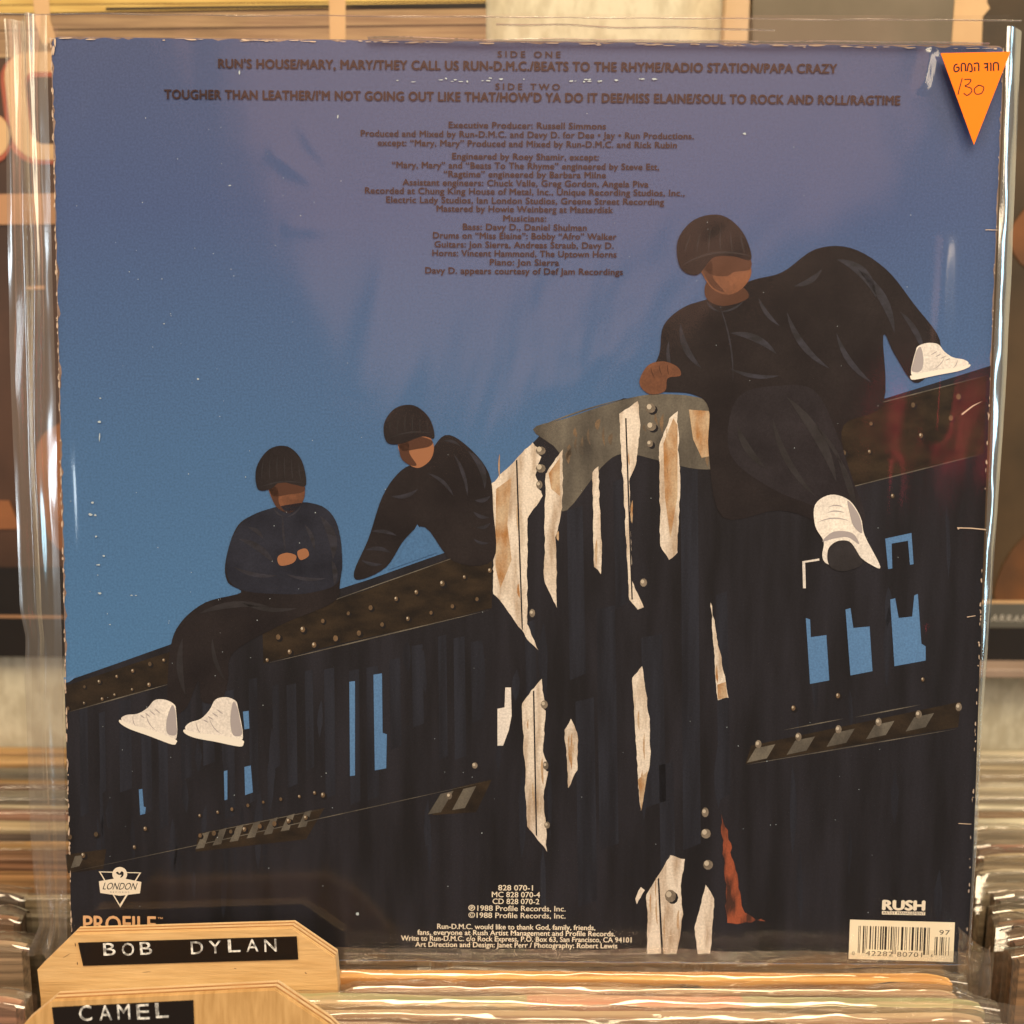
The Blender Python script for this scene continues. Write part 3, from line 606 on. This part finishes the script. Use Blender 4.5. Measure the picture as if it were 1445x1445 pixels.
# sheet in front of the cover
CRE = []
for a, b_, w_, A in (((112, 610), (122, 800), .0016, .0007), ((1300, 880), (1312, 1000), .0022, .0008), ((1296, 134), (1312, 70), .0014, .0009), ((700, 80), (752, 240), .0030, .00018), ((1346, 1150), (1352, 1250), .0018, .0009),
                     ((1330, 330), (1316, 620), .0030, .0008), ((420, 170), (470, 240), .0028, .00018), ((380, 215), (450, 260), .0028, .00022), ((400, 325), (500, 322), .0026, .00014), ((560, 1190), (860, 1210), .0034, .0005), ((1250, 640), (1240, 900), .0034, .0006), ((900, 170), (1010, 330), .0045, .00018), ((560, 330), (500, 560), .0050, .00022), ((1090, 900), (1100, 1180), .0040, .0006)):
    CRE.append((on_lean(*a), on_lean(*b_), w_, A))
def creases(q):
    v = 0; P_ = Vector((q.x, q.z))
    for a, b_, w_, A in CRE:
        d = b_ - a; t = (P_ - a).dot(d) / d.dot(d)
        if -.05 < t < 1.05:
            tt = max(0, min(1, t)); r_ = (P_ - a - d * tt).length + .0008 * noise.noise(Vector((t * 4, w_ * 900, 2)))
            v += A * math.exp(-(r_ / w_) ** 2) * math.sin(math.pi * tt) ** .5
    return v
strip('front_sheet', COVL, COVR, 24, 1358, 260, 240, lambda s, y, q: creases(q) + .0020 + .0009 * nn(q.x * 13, q.z * 8, 1) + .00015 * nn(q.x * 60, q.z * 30, 5), M['plastic'])
# loose margin at the left, with long vertical creases
def lflap(s, y, q):
    ridge = .0034 * math.exp(-((s - .62 - .12 * nn(y * .004, 2)) / .10) ** 2) * (.65 + .6 * nn(y * .006, 7)) - .002 * math.exp(-((s - .30) / .12) ** 2)
    return .0020 * s + .0014 * nn(s * 2.2, y * .004, 4) + ridge + .00010 * nn(s * 5, y * .02, 8) - .0015 * (1 - s)
strip('loose_margin', lambda y: lerp_tab(LEFT, y), lambda y: COVL(y) + .3, 24, 1352, 40, 220, lflap, M['flap'])
strip('back_sheet', lambda y: lerp_tab(LEFT, y) + 3 + 5 * nn(y * .01, 3), lambda y: COVL(y) + 4, 30, 1350, 14, 120, lambda s, y, q: -.0042 + .001 * nn(s * 2, y * .006, 9), M['plastic'])
# narrow fold wrapped round the right edge
def rfold(s, y, q):
    return .0021 * math.cos(s * 1.75) - .0022 * s * s + .0004 * nn(s * 2, y * .012, 6) + .00006 * nn(s * 4, y * .03, 3)
strip('edge_fold', lambda y: COVR(y) - 4, lambda y: lerp_tab(RIGHT, y), 40, 1352, 14, 220, rfold, M['fold'])
# top edge: seam line and the soft fold over the cover
def tri_strip(name, pts, wid, d, mat, prof=.0006):
    bm = bmesh.new(); rows = []
    for i, (x, y) in enumerate(pts):
        ww = wid * (.6 + .6 * abs(nn(x * .01, y * .01, 2)))
        rows.append([bm.verts.new(to_local(x + dx, y + dy, d + pz)) for dx, dy, pz in ((0, -ww, 0), (0, 0, prof), (0, ww, 0))])
    for a, b_ in zip(rows, rows[1:]):
        bm.faces.new((a[0], a[1], b_[1], b_[0])); bm.faces.new((a[1], a[2], b_[2], b_[1]))
    return mesh_obj(name, bm, mat, ps, smooth=True)
tri_strip('top_seam', [(x, 20 + (x - 0) * .007 + 2 * nn(x * .01, 0)) for x in range(0, 1446, 12)], 1.6, .0004, M['seam'])
tri_strip('top_fold', [(x, 52 + x * .009 + 3 * nn(x * .008, 4)) for x in range(520, 1400, 8)], 3.2, .0010, M['seam'], .0016)
tri_strip('top_crease', [(x, 36 + (x - 690) * .022 + 2 * nn(x * .012, 9)) for x in range(700, 1100, 8)], 1.6, .0008, M['seam'], .0012)
# triangular price sticker stuck to the plastic
def pt3(x, y, d): q = to_local(x, y, d); return q
bm = bmesh.new(); tr_ = [(1322, 80), (1419.5, 78), (1368.5, 208)]
a = [bm.verts.new(pt3(x, y, .0030)) for x, y in tr_]; b_ = [bm.verts.new(pt3(x, y, .0028)) for x, y in tr_]
bm.faces.new(a[::-1]); bm.faces.new(b_)
for i in range(3): j = (i + 1) % 3; bm.faces.new((a[i], a[j], b_[j], b_[i]))
bmesh.ops.recalc_face_normals(bm, faces=bm.faces)
st = mesh_obj('price_sticker', bm, M['orange'], ps); st['label'] = 'orange triangular price sticker with handwritten price'
def stroke(bm, pts, wd, d):
    pts = [Vector(p) for p in pts]; L_ = []; Rr = []
    for i, p in enumerate(pts):
        t = (pts[min(i + 1, len(pts) - 1)] - pts[max(i - 1, 0)]).normalized(); n_ = Vector((-t.y, t.x)) * wd / 2
        L_.append(bm.verts.new(to_local(*(p + n_), d))); Rr.append(bm.verts.new(to_local(*(p - n_), d)))
    for i in range(len(pts) - 1): bm.faces.new((L_[i], L_[i + 1], Rr[i + 1], Rr[i]))
def open_curve(pts, n=6):
    P = [pts[0]] + list(pts) + [pts[-1]]; out = []
    for i in range(1, len(P) - 2):
        p0, p1, p2, p3 = [Vector(P[i + j - 1]) for j in range(4)]
        for s in range(n):
            t = s / n; out.append(.5 * ((2 * p1) + (-p0 + p2) * t + (2 * p0 - 5 * p1 + 4 * p2 - p3) * t * t + (-p0 + 3 * p1 - 3 * p2 + p3) * t ** 3))
    out.append(Vector(pts[-1])); return out
bm = bmesh.new()
stroke(bm, open_curve([(1352, 115), (1349, 126), (1346, 138)]), 1.7, .00303)
stroke(bm, open_curve([(1355, 117), (1364, 117), (1361, 123), (1356, 126), (1364, 129), (1365, 134), (1359, 139), (1354, 136)]), 1.7, .00303)
stroke(bm, open_curve([(1375, 125), (1369, 130), (1371, 137), (1379, 136), (1382, 128), (1376, 125), (1373, 126)]), 1.7, .00303)
mesh_obj('handwritten_price', bm, M['pen'], st)
for k, ss in enumerate(([[(1396, 105), (1396, 94.5), (1402, 94.5), (1402.5, 104.5)]], [[(1390.5, 94.5), (1392, 95), (1392, 105)]],
                        [[(1382, 95), (1388.5, 94.5)], [(1387, 94.5), (1387.5, 105)], [(1383, 101), (1387, 99)]],
                        [[(1368, 95), (1374.5, 94.5), (1375, 105)], [(1369.5, 99), (1369.5, 105.5)]],
                        [[(1359, 105.5), (1361, 95), (1365, 97), (1365.5, 105), (1362, 105.5)]],
                        [[(1351, 106), (1351, 95.5), (1356, 95.5), (1356.5, 105.5)]],
                        [[(1345.5, 95.5), (1341.5, 97), (1340.5, 103), (1343, 106), (1347, 104), (1347, 100), (1343.5, 100)]])):
    bm = bmesh.new()
    for q_ in ss: stroke(bm, open_curve(q_, 4), 2.2, .00303)
    mesh_obj('sticker_letter', bm, M['black_ink'], st)

# ------------------------------------------------------------------ plywood dividers with embossed tape
M['pencil'] = flat('pencil', (.10, .06, .04))
M['pencil_faint'] = flat('pencil_faint', (.30, .17, .08))
def divider(name, label, y0, front, tape, words, face, marks=()):
    o = thing(name, label, 'divider', loc=(0, y0, 0), rot=(-LEAN, 0, 0), group='plywood dividers with black label tape')
    mp2 = lambda x, y: on_lean(x, y, y0)
    P = [mp2(x, y) for x, y in front]
    th = .0052; nl = 5
    for k in range(nl):
        bm = bmesh.new(); ya = th * k / nl; yb = th * (k + 1) / nl; ins = .00018 * (k % 2)
        c = sum(P, Vector((0, 0))) / len(P)
        Q = [p + (c - p).normalized() * ins for p in P]
        a = [bm.verts.new((p.x, ya, p.y)) for p in Q]; b_ = [bm.verts.new((p.x, yb, p.y)) for p in Q]
        bm.faces.new(a); bm.faces.new(b_[::-1])
        for i in range(len(Q)): j = (i + 1) % len(Q); bm.faces.new((a[i], b_[i], b_[j], a[j]))
        bmesh.ops.recalc_face_normals(bm, faces=bm.faces)
        if k == 0:
            es = [e for e in bm.edges if all(v.co.y < 1e-6 for v in e.verts)]
            bmesh.ops.bevel(bm, geom=es, offset=.0003, segments=2, affect='EDGES')
        mesh_obj('veneer_layer', bm, face if k == 0 else (M['ply_dark'] if k % 2 else M['ply_light']), o)
    Tq = [mp2(x, y) for x, y in tape]; bm = bmesh.new()
    a = [bm.verts.new((p.x, -.0004, p.y)) for p in Tq]; b_ = [bm.verts.new((p.x, .00001, p.y)) for p in Tq]
    bm.faces.new(a); bm.faces.new(b_[::-1])
    for i in range(4): j = (i + 1) % 4; bm.faces.new((a[i], b_[i], b_[j], a[j]))
    bmesh.ops.recalc_face_normals(bm, faces=bm.faces)
    tp = mesh_obj('label_tape', bm, M['tape'], o)
    for mk in marks:                       # pencil strokes and dents on the veneer
        bm = bmesh.new(); bm.faces.new([bm.verts.new((q.x, -.00006, q.y)) for q in (mp2(*c_) for c_ in mk)][::-1]); mesh_obj('pencil_mark', bm, M['pencil'], o)
    for s, x0, x1, yl, yr, h_ in words:
        n_ = len(s)
        for i, ch in enumerate(s):        # each embossed character is raised from the tape
            cw = (x1 - x0) / (n_ - .35 if n_ > 1 else 1); xa = x0 + i * cw; xb = xa + cw * .66
            ya = yl + (yr - yl) * i / n_; yb = yl + (yr - yl) * (i + .66) / n_
            dx = random.uniform(-.8, .8); dy = random.uniform(-.7, .7)
            text('embossed_letter', ch, xa + dx, xb + dx, ya + dy, yb + dy, h_, M['emboss'], .0004, mp2, tp, -.012, 1, 0, .0002, 0)
    return o
random.seed(31)
divider('wooden_divider', 'plywood divider reading BOB DYLAN, behind the other divider', -.0135,
        [(104, 1318), (412, 1309), (473, 1351), (477, 1397), (470, 1700), (60, 1700), (57, 1412), (52, 1369)],
        [(111, 1330), (419, 1321), (421, 1353), (118, 1362)], [('BOB', 148, 216, 1348, 1346, 17.5), ('DYLAN', 271, 391, 1345, 1340.5, 17.5)], M['ply_face'],
        [lens(106, 1330, 106.6, 1336, 0, 1.2), lens(109, 1357, 109.5, 1362, 0, 1.2), lens(430, 1372, 433, 1374, 0, 1.2), lens(200, 1372, 214, 1371, 0, .6), lens(330, 1366, 334, 1367, 0, .8), lens(88, 1352, 100, 1345, 0, .5)])
divider('wooden_divider', 'front plywood divider reading CAMEL, nearest the camera', -.046,
        [(74, 1412), (388, 1396), (464, 1447), (540, 1520), (540, 1800), (-10, 1800), (-10, 1500), (33, 1446)],
        [(74, 1421), (273, 1411), (275, 1458), (80, 1467)], [('CAMEL', 114, 239, 1440, 1434.5, 21)], M['ply_face_rough'])

# ------------------------------------------------------------------ records standing in the bins
def edge_mat(i, c, c2=None):
    return paper('record_edge_%d' % i, c, c2 or tuple(v * .40 for v in c), 70, (.12, 5, 5), .55, .3, .5, (.38, .6), grain=False)
EC = [edge_mat(i, c) for i, c in enumerate([(.55, .42, .25), (.40, .22, .10), (.62, .52, .36), (.30, .16, .09), (.50, .36, .24), (.14, .10, .08), (.60, .36, .15), (.26, .22, .16), (.48, .25, .16)])]
CR = [edge_mat(20 + i, c) for i, c in enumerate([(.72, .64, .46), (.62, .52, .36), (.66, .56, .40), (.45, .35, .22), (.70, .60, .44), (.50, .32, .18)])]
M['yellow_edge'] = edge_mat(40, (.80, .46, .14), (.50, .22, .05))
M['green_edge'] = edge_mat(41, (.34, .33, .16), (.60, .44, .26)); M['pink_edge'] = edge_mat(42, (.62, .26, .15), (.62, .40, .25)); M['tan_edge'] = edge_mat(43, (.56, .40, .24), (.34, .20, .12))
def sheet(name, x0, x1, y0, za, zb, amp, mat, parent, seed=0, nx=120, nz=8, fold=.0, side=0):
    """a wavy sheet of plastic standing across the bin"""
    bm = bmesh.new(); g = []
    for j in range(nz + 1):
        t = j / nz; row = []
        for i in range(nx + 1):
            x = x0 + (x1 - x0) * i / nx
            top = .0012 * nn(x * 30, seed, 1)
            y = y0 + (amp * nn(x * 40, t * 1.6, seed) + .5 * amp * nn(x * 130, t * 3, seed + 5)) * (.25 + t) + fold * t * t
            row.append(bm.verts.new((x, y, za + (zb + top - za) * t)))
        g.append(row)
    for j in range(nz):
        for i in range(nx): bm.faces.new((g[j][i], g[j][i + 1], g[j + 1][i + 1], g[j + 1][i]))
    return mesh_obj(name, bm, mat, parent, smooth=True)
def wavy_box(name, x0, x1, y0, y1, z0, z1, mat, parent, seed=0, amp=.0008, nx=80, mats=None, pick=None):
    bm = bmesh.new(); rows = []
    for i in range(nx + 1):
        t = i / nx; x = x0 + (x1 - x0) * t; e = min(1, min(t, 1 - t) * nx / 2.5); drop = .0016 * (1 - e) ** 2
        dz = amp * nn(x * 25, seed) + amp * .4 * nn(x * 120, seed + 3) - drop; dy = amp * .6 * nn(x * 22, seed + 9)
        rows.append([bm.verts.new(c) for c in ((x, y0 + dy, z0), (x, y0 + dy, z1 + dz - .0006), (x, y0 + dy + .0006, z1 + dz), (x, y1 + dy - .0006, z1 + dz), (x, y1 + dy, z1 + dz - .0006), (x, y1 + dy, z0))])
    for i, (a, b_) in enumerate(zip(rows, rows[1:])):
        for k in range(5):
            f_ = bm.faces.new((a[k], b_[k], b_[k + 1], a[k + 1]))
            if pick: f_.material_index = pick((i + .5) / nx)
    bm.faces.new(rows[0]); bm.faces.new(rows[-1][::-1])
    bmesh.ops.recalc_face_normals(bm, faces=bm.faces)
    return mesh_obj(name, bm, mats or mat, parent, smooth=False)
def hood(name, x0, x1, y0, y1, zb, zt, mat, parent, seed, amp=.0011, nx=170):
    bm = bmesh.new(); g = []; K = 12
    for k in range(K + 1):
        row = []
        for i in range(nx + 1):
            x = x0 + (x1 - x0) * i / nx; e = min(1, min(i, nx - i) / 4); m_ = (y0 + y1) / 2; hw = (y1 - y0) / 2
            if k < 3: y = y0; z = zb + (zt - hw - zb) * k / 3; f = .4 + .2 * k
            elif k > K - 3: y = y1; z = zb + (zt - hw - zb) * (K - k) / 3; f = .4 + .2 * (K - k)
            else:
                a = math.pi * (k - 3) / (K - 6); y = m_ - hw * math.cos(a); z = zt - hw * .6 + hw * .6 * math.sin(a) - hw * .4; f = 1
            z += f * amp * (nn(x * 34, k * .35, seed) + .55 * nn(x * 110, k * .8, seed + 4)) - (1 - e) * .0015 * (k > 2) * (k < K - 2)
            y += f * amp * .8 * (nn(x * 28, k * .3, seed + 7) + .5 * nn(x * 90, k * .7, seed + 2))
            row.append(bm.verts.new((x, y, z)))
        g.append(row)
    for a, b_ in zip(g, g[1:]):
        for i in range(nx): bm.faces.new((a[i], a[i + 1], b_[i + 1], b_[i]))
    return mesh_obj(name, bm, mat, parent, smooth=True)
M['film'] = plastic('wrinkled_film', fac=.06, fres=1.1, rough=.09, milk=.05, milkcol=(.62, .52, .40), bump=.5, scale=70, dist=.002, stretch=(.25, 1, 1))
XR = lambda px, y, z=0: on_vert(px, 1380, y).x
def sleeved(label, y0, y1, ztop, x0, x1, mat, pl=None, rise=.004, amp=.0008, seed=0, group='records standing in the front bin', mats=None, pick=None, lean=R(4), fold=0):
    o = thing('sleeved_record', label, 'record', loc=(0, y0, 0), rot=(-lean, 0, 0), group=group)
    wavy_box('jacket', x0, x1, 0, y1 - y0, -.30, ztop, mat, o, seed, amp, mats=mats, pick=pick)
    if pl:
        if rise > .006: sheet('plastic_sleeve', x0 - .002, x1 + .016, y1 - y0 + .0006, ztop - .03, ztop + rise, .0008, pl, o, seed + 1)
        hood('plastic_sleeve', x0 - .002, x1 + .005 + .003 * nn(seed, 1), -.0008, y1 - y0 + .0008, ztop - .03, ztop + .0030, M['film'], o, seed + 2)
    return o
xr = on_flat(1336, 1372).x; xr2 = on_flat(1388, 1392).x
sleeved('record with a worn yellow top edge directly in front of the big blue cover', -.0085, -.0042, .0005, -.155, xr, M['yellow_edge'], M['plastic_top'], .0075, .0005, 11)
sleeved('record in wrinkled plastic with a green and pink top edge', -.0205, -.0150, -.0005, -.150, xr2 - .004, None, M['plastic_top'], .003, .0008, 12,
        mats=[M['green_edge'], M['pink_edge'], M['tan_edge']], pick=lambda t: 0 if t < .50 else (1 if t < .74 else 0))
sleeved('thin tan record behind the green and pink edged one', -.0138, -.0105, -.0010, on_flat(486, 1390).x, xr2 - .01, M['tan_edge'], M['plastic_top'], .002, .0006, 13)
sleeved('record in creased plastic with a pale tan top edge', -.0262, -.0215, -.0012, -.152, xr2 - .006, M['tan_edge'], M['plastic_top'], .004, .0009, 14)
sleeved('dull red brown record nearest the lower edge of the photo', -.0345, -.0290, .0000, -.120, xr2 + .001, edge_mat(50, (.36, .20, .15), (.52, .38, .26)), M['plastic_top'], .003, .0009, 15)
# stray crumpled plastic corner at the right end of the front bin
def crumple(name, label, pts_fn, nx, ny, mat, smooth=True):
    bm = bmesh.new(); g = [[bm.verts.new(pts_fn(i / nx, j / ny)) for i in range(nx + 1)] for j in range(ny + 1)]
    for j in range(ny):
        for i in range(nx): bm.faces.new((g[j][i], g[j][i + 1], g[j + 1][i + 1], g[j + 1][i]))
    o = mesh_obj(name, bm, mat, None, smooth); o['label'] = label; o['category'] = 'plastic sleeve'; return o
def cf(s, t):
    p = on_vert(1352 + 44 * s - 6 * t * s, 1400 - (92 - 14 * s) * t, -.0045)
    return Vector((p.x, -.0045 - .006 * math.sin(s * 2.6) * (.4 + t) + .0015 * nn(s * 4, t * 4, 3), p.z))
crumple('empty_plastic_sleeve', 'curled clear plastic corner right of the barcode', cf, 16, 24, M['plastic_top'])
def cf2(s, t):
    p = on_vert(1345 + 130 * s, 1470 - (58 - 10 * s) * t, -.036)
    return Vector((p.x, -.036 + .002 * nn(s * 3, t * 2, 6), p.z))
crumple('empty_plastic_sleeve', 'smooth grey plastic sleeve at the bottom right corner of the photo', cf2, 20, 8, M['plastic_top'])

# rows of records behind the big cover, left and right: each a record of its own
def row(x0, x1, ya, yb, zt, mats, grp, words, tmin, tmax, seed):
    random.seed(seed); y = ya; k = 0; made = []
    while y < yb:
        th = random.uniform(tmin, tmax); z = zt + random.uniform(-.004, .004)
        bm_name = 'standing_record'
        xo = random.uniform(-.004, .004)
        o = wavy_box(bm_name, x0 + xo, x1 + xo, y, y + th, -.30, z, mats[k % len(mats)] if random.random() < .4 else random.choice(mats), None, seed + k, .0007, nx=30)
        if random.random() < .55: hood('plastic_sleeve', x0 + xo - .001, x1 + xo + .001, y - .0004, y + th + .0004, -.05, z + .0016, M['film'], o, seed + k, .0007, nx=70)
        o['category'] = 'record'; o['group'] = grp; made.append(o)
        y += th + random.uniform(.0006, .0022); k += 1
    ordw = ['nearest the wall'] + [q + ' from the wall' for q in 'second third fourth fifth sixth seventh eighth ninth tenth eleventh twelfth thirteenth fourteenth fifteenth sixteenth seventeenth eighteenth nineteenth twentieth twenty-first twenty-second twenty-third twenty-fourth twenty-fifth twenty-sixth twenty-seventh twenty-eighth twenty-ninth thirtieth'.split()]
    for i, o in enumerate(reversed(made)): o['label'] = words + ', ' + ordw[i]
row(-.36, -.04, .056, .212, -.022, EC, 'records standing behind the cover at left', 'record edge in the left row behind the blue cover', .0035, .0085, 60)
row(.10, .42, .118, .212, -.018, CR, 'records standing behind the cover at right', 'pale record edge in the right row behind the blue cover', .0035, .0080, 75)

# bin to the right: records seen from above with their side edges dropping into the dark
random.seed(90)
rb = [(1372, 1166, .112), (1380, 1190, .100), (1386, 1204, .090), (1384, 1226, .078), (1402, 1254, .062), (1410, 1262, .054), (1408, 1282, .044), (1412, 1298, .034), (1430, 1320, .020), (1436, 1345, .008)]
looks = ['pale plastic wrapped record', 'record with pink edge', 'thin cream record', 'record in glossy plastic with yellow corner', 'record with rounded plastic corner', 'dark blue edged record', 'tan record', 'brown record in bent plastic', 'dark brown record', 'nearest brown record']
cols = [2, 8, 0, 2, 4, 7, 0, 3, 3, 1]
for k, (px, py, Y) in enumerate(rb):
    p = on_vert(px, py, Y)
    o = thing('sleeved_record', looks[k] + (' farthest back in the right hand bin' if k == 0 else ', %s from the back in the right hand bin' % ['', 'second', 'third', 'fourth', 'fifth', 'sixth', 'seventh', 'eighth', 'ninth', 'tenth'][k]), 'record', loc=(p.x, Y, p.z), rot=(R(-3), 0, R(random.uniform(-1.5, 1.5))), group='records in the right hand bin')
    wavy_box('jacket', .0015, .315, .0006, .0046, -.29, -.0022, EC[cols[k]], o, 30 + k, .0006, nx=60)
    hood('plastic_sleeve', -.002, .315, -.0008, .0060, -.29, .0018, M['film'], o, 40 + k, .0014)
# bin to the left
lb = [(28, 1262, .050, 'dark record with a scuffed corner at the far end of the left hand bin', 5), (22, 1292, .030, 'brown record in bulging plastic in the left hand bin', 3), (34, 1330, .010, 'glossy plastic wrapped tan record in the left hand bin', 4), (26, 1412, -.028, 'hazy plastic sleeved record nearest the camera in the left hand bin', 8)]
for k, (px, py, Y, lab, c) in enumerate(lb):
    p = on_vert(px, py, Y)
    o = thing('sleeved_record', lab, 'record', loc=(p.x, Y, p.z), rot=(R(-3), 0, R(random.uniform(-1, 1))), group='records in the left hand bin')
    wavy_box('jacket', -.315, -.0015, .0006, .0060, -.29, -.0022, EC[c], o, 70 + k, .0012, nx=60)
    hood('plastic_sleeve', -.315, .002, -.0012, .0078, -.29, .0024, M['film'], o, 80 + k, .0022)

# ------------------------------------------------------------------ records displayed on the wall
WY = .214
def wpt(x, y, d=0.0): p = on_vert(x, y, WY); return Vector((p.x, WY - d, p.z))
def wall_rec(name, label, x0, y0, x1, y1, mat):
    a = wpt(x0, y1); b_ = wpt(x1, y0)
    o = thing(name, label, 'record', loc=(0, 0, 0)); bm = bmesh.new(); box(bm, a.x, b_.x, WY, WY + .004, a.z, b_.z, .0006)
    mesh_obj('jacket', bm, mat, o); return o
def wprint(name, polys, mat, d, parent):
    def add(bm, p):
        vs = [bm.verts.new(wpt(x, y, d)) for x, y in p]; f_ = bm.faces.new(vs); f_.normal_update()
        if f_.normal.y > 0: f_.normal_flip()
    return split_print(name, polys, mat, add, parent)
mb = lambda n, c, c2=None, s=(1, 1, 1), sc=25: paper(n, c, c2, sc, s, .5, .3, .02, grain=False)
M['w_brown'] = mb('display_brown', (.050, .026, .016), (.085, .042, .026)); M['w_tan'] = mb('display_tan', (.60, .38, .19), (.52, .31, .15)); M['w_red'] = mb('display_red', (.36, .09, .05)); M['w_yel'] = mb('display_yellow', (.62, .42, .13), (.48, .30, .08), (1, 1, 20))
M['w_wood'] = mb('display_wood', (.22, .13, .07), (.36, .23, .12), (1, 1, 25)); M['w_black'] = mb('display_black', (.016, .012, .010)); M['w_orange'] = mb('display_orange', (.42, .16, .05), (.26, .10, .04)); M['w_bar'] = mb('display_tan_bar', (.42, .22, .11))
lw_ = wall_rec('displayed_record', 'brown record cover on the wall at left with big tan letters and wooden boards', -140, -60, 686, 926, M['w_brown'])
wprint('printed_board', [[(-140, -60), (686, -60), (686, 1), (-140, 8)], [(-140, 9), (686, 3), (686, 7), (-140, 22)]], M['w_yel'], .0003, lw_)
wprint('printed_board', [[(-140, 24), (686, 12), (686, 34), (-140, 44)], [(-140, 46), (686, 37), (686, 70), (-140, 84)]], M['w_wood'], .0003, lw_)
wprint('printed_dark_gap', [[(150, 11), (686, 4), (686, 12), (480, 10), (150, 15)]], M['w_black'], .0004, lw_)
wprint('printed_post', [[(43, -60), (66, -60), (72, 30), (82, 62), (60, 62), (50, 30)], [(463, -60), (488, -60), (488, 66), (466, 66)]], M['w_tan'], .0006, lw_)
def rrect(cx, cy, hw, hh, r, n=5):
    out = []
    for sx, sy, a0 in ((1, -1, -90), (1, 1, 0), (-1, 1, 90), (-1, -1, 180)):
        for k in range(n + 1):
            an = R(a0 + 90 * k / n); out.append((cx + sx * (hw - r) + r * math.cos(an) + (cy + sy * (hh - r) + r * math.sin(an) - cy) * .12, cy + sy * (hh - r) + r * math.sin(an)))
    return out
wprint('printed_letter_shadow', [rrect(74, 154, 68, 78, 40), ell(-12, 196, 30, 36, 20)], M['w_red'], .0005, lw_)
wprint('printed_letter', [rrect(78, 150, 66, 76, 38), ell(-12, 192, 27, 32, 20)], M['w_tan'], .0007, lw_)
wprint('printed_letter_counter_edge', [rrect(82, 152, 42, 50, 16)], M['w_red'], .0008, lw_)
wprint('printed_letter_counter', [rrect(84, 156, 41, 47, 14)], M['w_brown'], .0009, lw_)
wprint('printed_bar', [[(-140, 276), (140, 272), (140, 316), (-140, 318)]], M['w_bar'], .0007, lw_)
wprint('printed_shape', [SC([(52, 640), (80, 600), (130, 600), (130, 770), (70, 760)], 4), [(-140, 700), (14, 706), (30, 746), (-140, 748)]], M['w_orange'], .0007, lw_)
wprint('printed_line', [[(-140, 866), (90, 868), (90, 872), (-140, 870)], [(38, 404), (64, 403), (64, 408), (38, 409)]], M['w_bar'], .0008, lw_)
wprint('printed_lower_field', [[(-140, 800), (300, 800), (300, 926), (-140, 926)]], M['w_black'], .0006, lw_)
M['w_grey'] = mb('display_grey_brown', (.12, .095, .062), (.16, .125, .085)); M['w_dark'] = mb('display_olive', (.040, .026, .012), (.085, .050, .022), (1, 1, 1), 14)
rw = wall_rec('displayed_record', 'dark olive record cover on the wall at right with a grey caption strip', 1062, -80, 1900, 940, M['w_dark'])
wprint('printed_grey_field', [[(1062, -80), (1352, -80), (1338, 120), (1062, 120)]], M['w_grey'], .0004, rw)
wprint('printed_pale_strip', [[(1352, -80), (1400, -80), (1392, 4), (1396, 12), (1386, 24), (1382, 120), (1338, 120)]], M['w_tan'], .0006, rw)
wprint('printed_orange_glow', [SC([(1424, 330), (1470, 280), (1500, 360), (1450, 380)], 4), SC([(1405, 850), (1425, 780), (1480, 740), (1520, 800), (1480, 846)], 4)], mb('display_glow', (.20, .075, .022), (.10, .045, .018)), .0004, rw)
wprint('caption_line', [[(1062, 845), (1900, 849), (1900, 853), (1062, 850)]], M['w_tan'], .0006, rw)
cap = wprint('caption_strip', [[(1062, 850), (1900, 853), (1900, 888), (1062, 883)]], mb('display_caption', (.11, .10, .08)), .0007, rw)
wprint('dark_band', [[(1062, 885), (1900, 889), (1900, 940), (1062, 940)]], M['w_black'], .0006, rw)
me_map = lambda x, y: Vector((on_vert(x, y, WY).x, on_vert(x, y, WY).z))
tm = text('caption_lettering', 'ARRAN', 1396, 1449, 875.5, 877, 9, flat('caption_letter', (.55, .50, .42)), -WY + .0012, me_map, cap, -.004, 1.25, .2)
# ledge carrying the displayed records, and a pale post on the wall
bm = bmesh.new(); a = on_vert(1000, 954, .200); b_ = on_vert(1000, 941, .200)
box(bm, .04, 1.1, .200, .2215, a.z, b_.z, .0008)
lg_ = mesh_obj('wall_ledge', bm, mb('ledge_paint', (.34, .24, .18))); lg_['label'] = 'narrow brown wall ledge under the dark olive record cover'; lg_['category'] = 'ledge'
bm = bmesh.new(); a = on_vert(1022, 0, .216); b_ = on_vert(1058, 0, .216); box(bm, a.x, b_.x, .214, .2215, -.02, .6, .0008)
pb = mesh_obj('wall_batten', bm, mb('batten_wood', (.50, .33, .18), (.60, .42, .26))); pb['label'] = 'light wooden batten on the wall beside the dark olive record cover'; pb['category'] = 'batten'
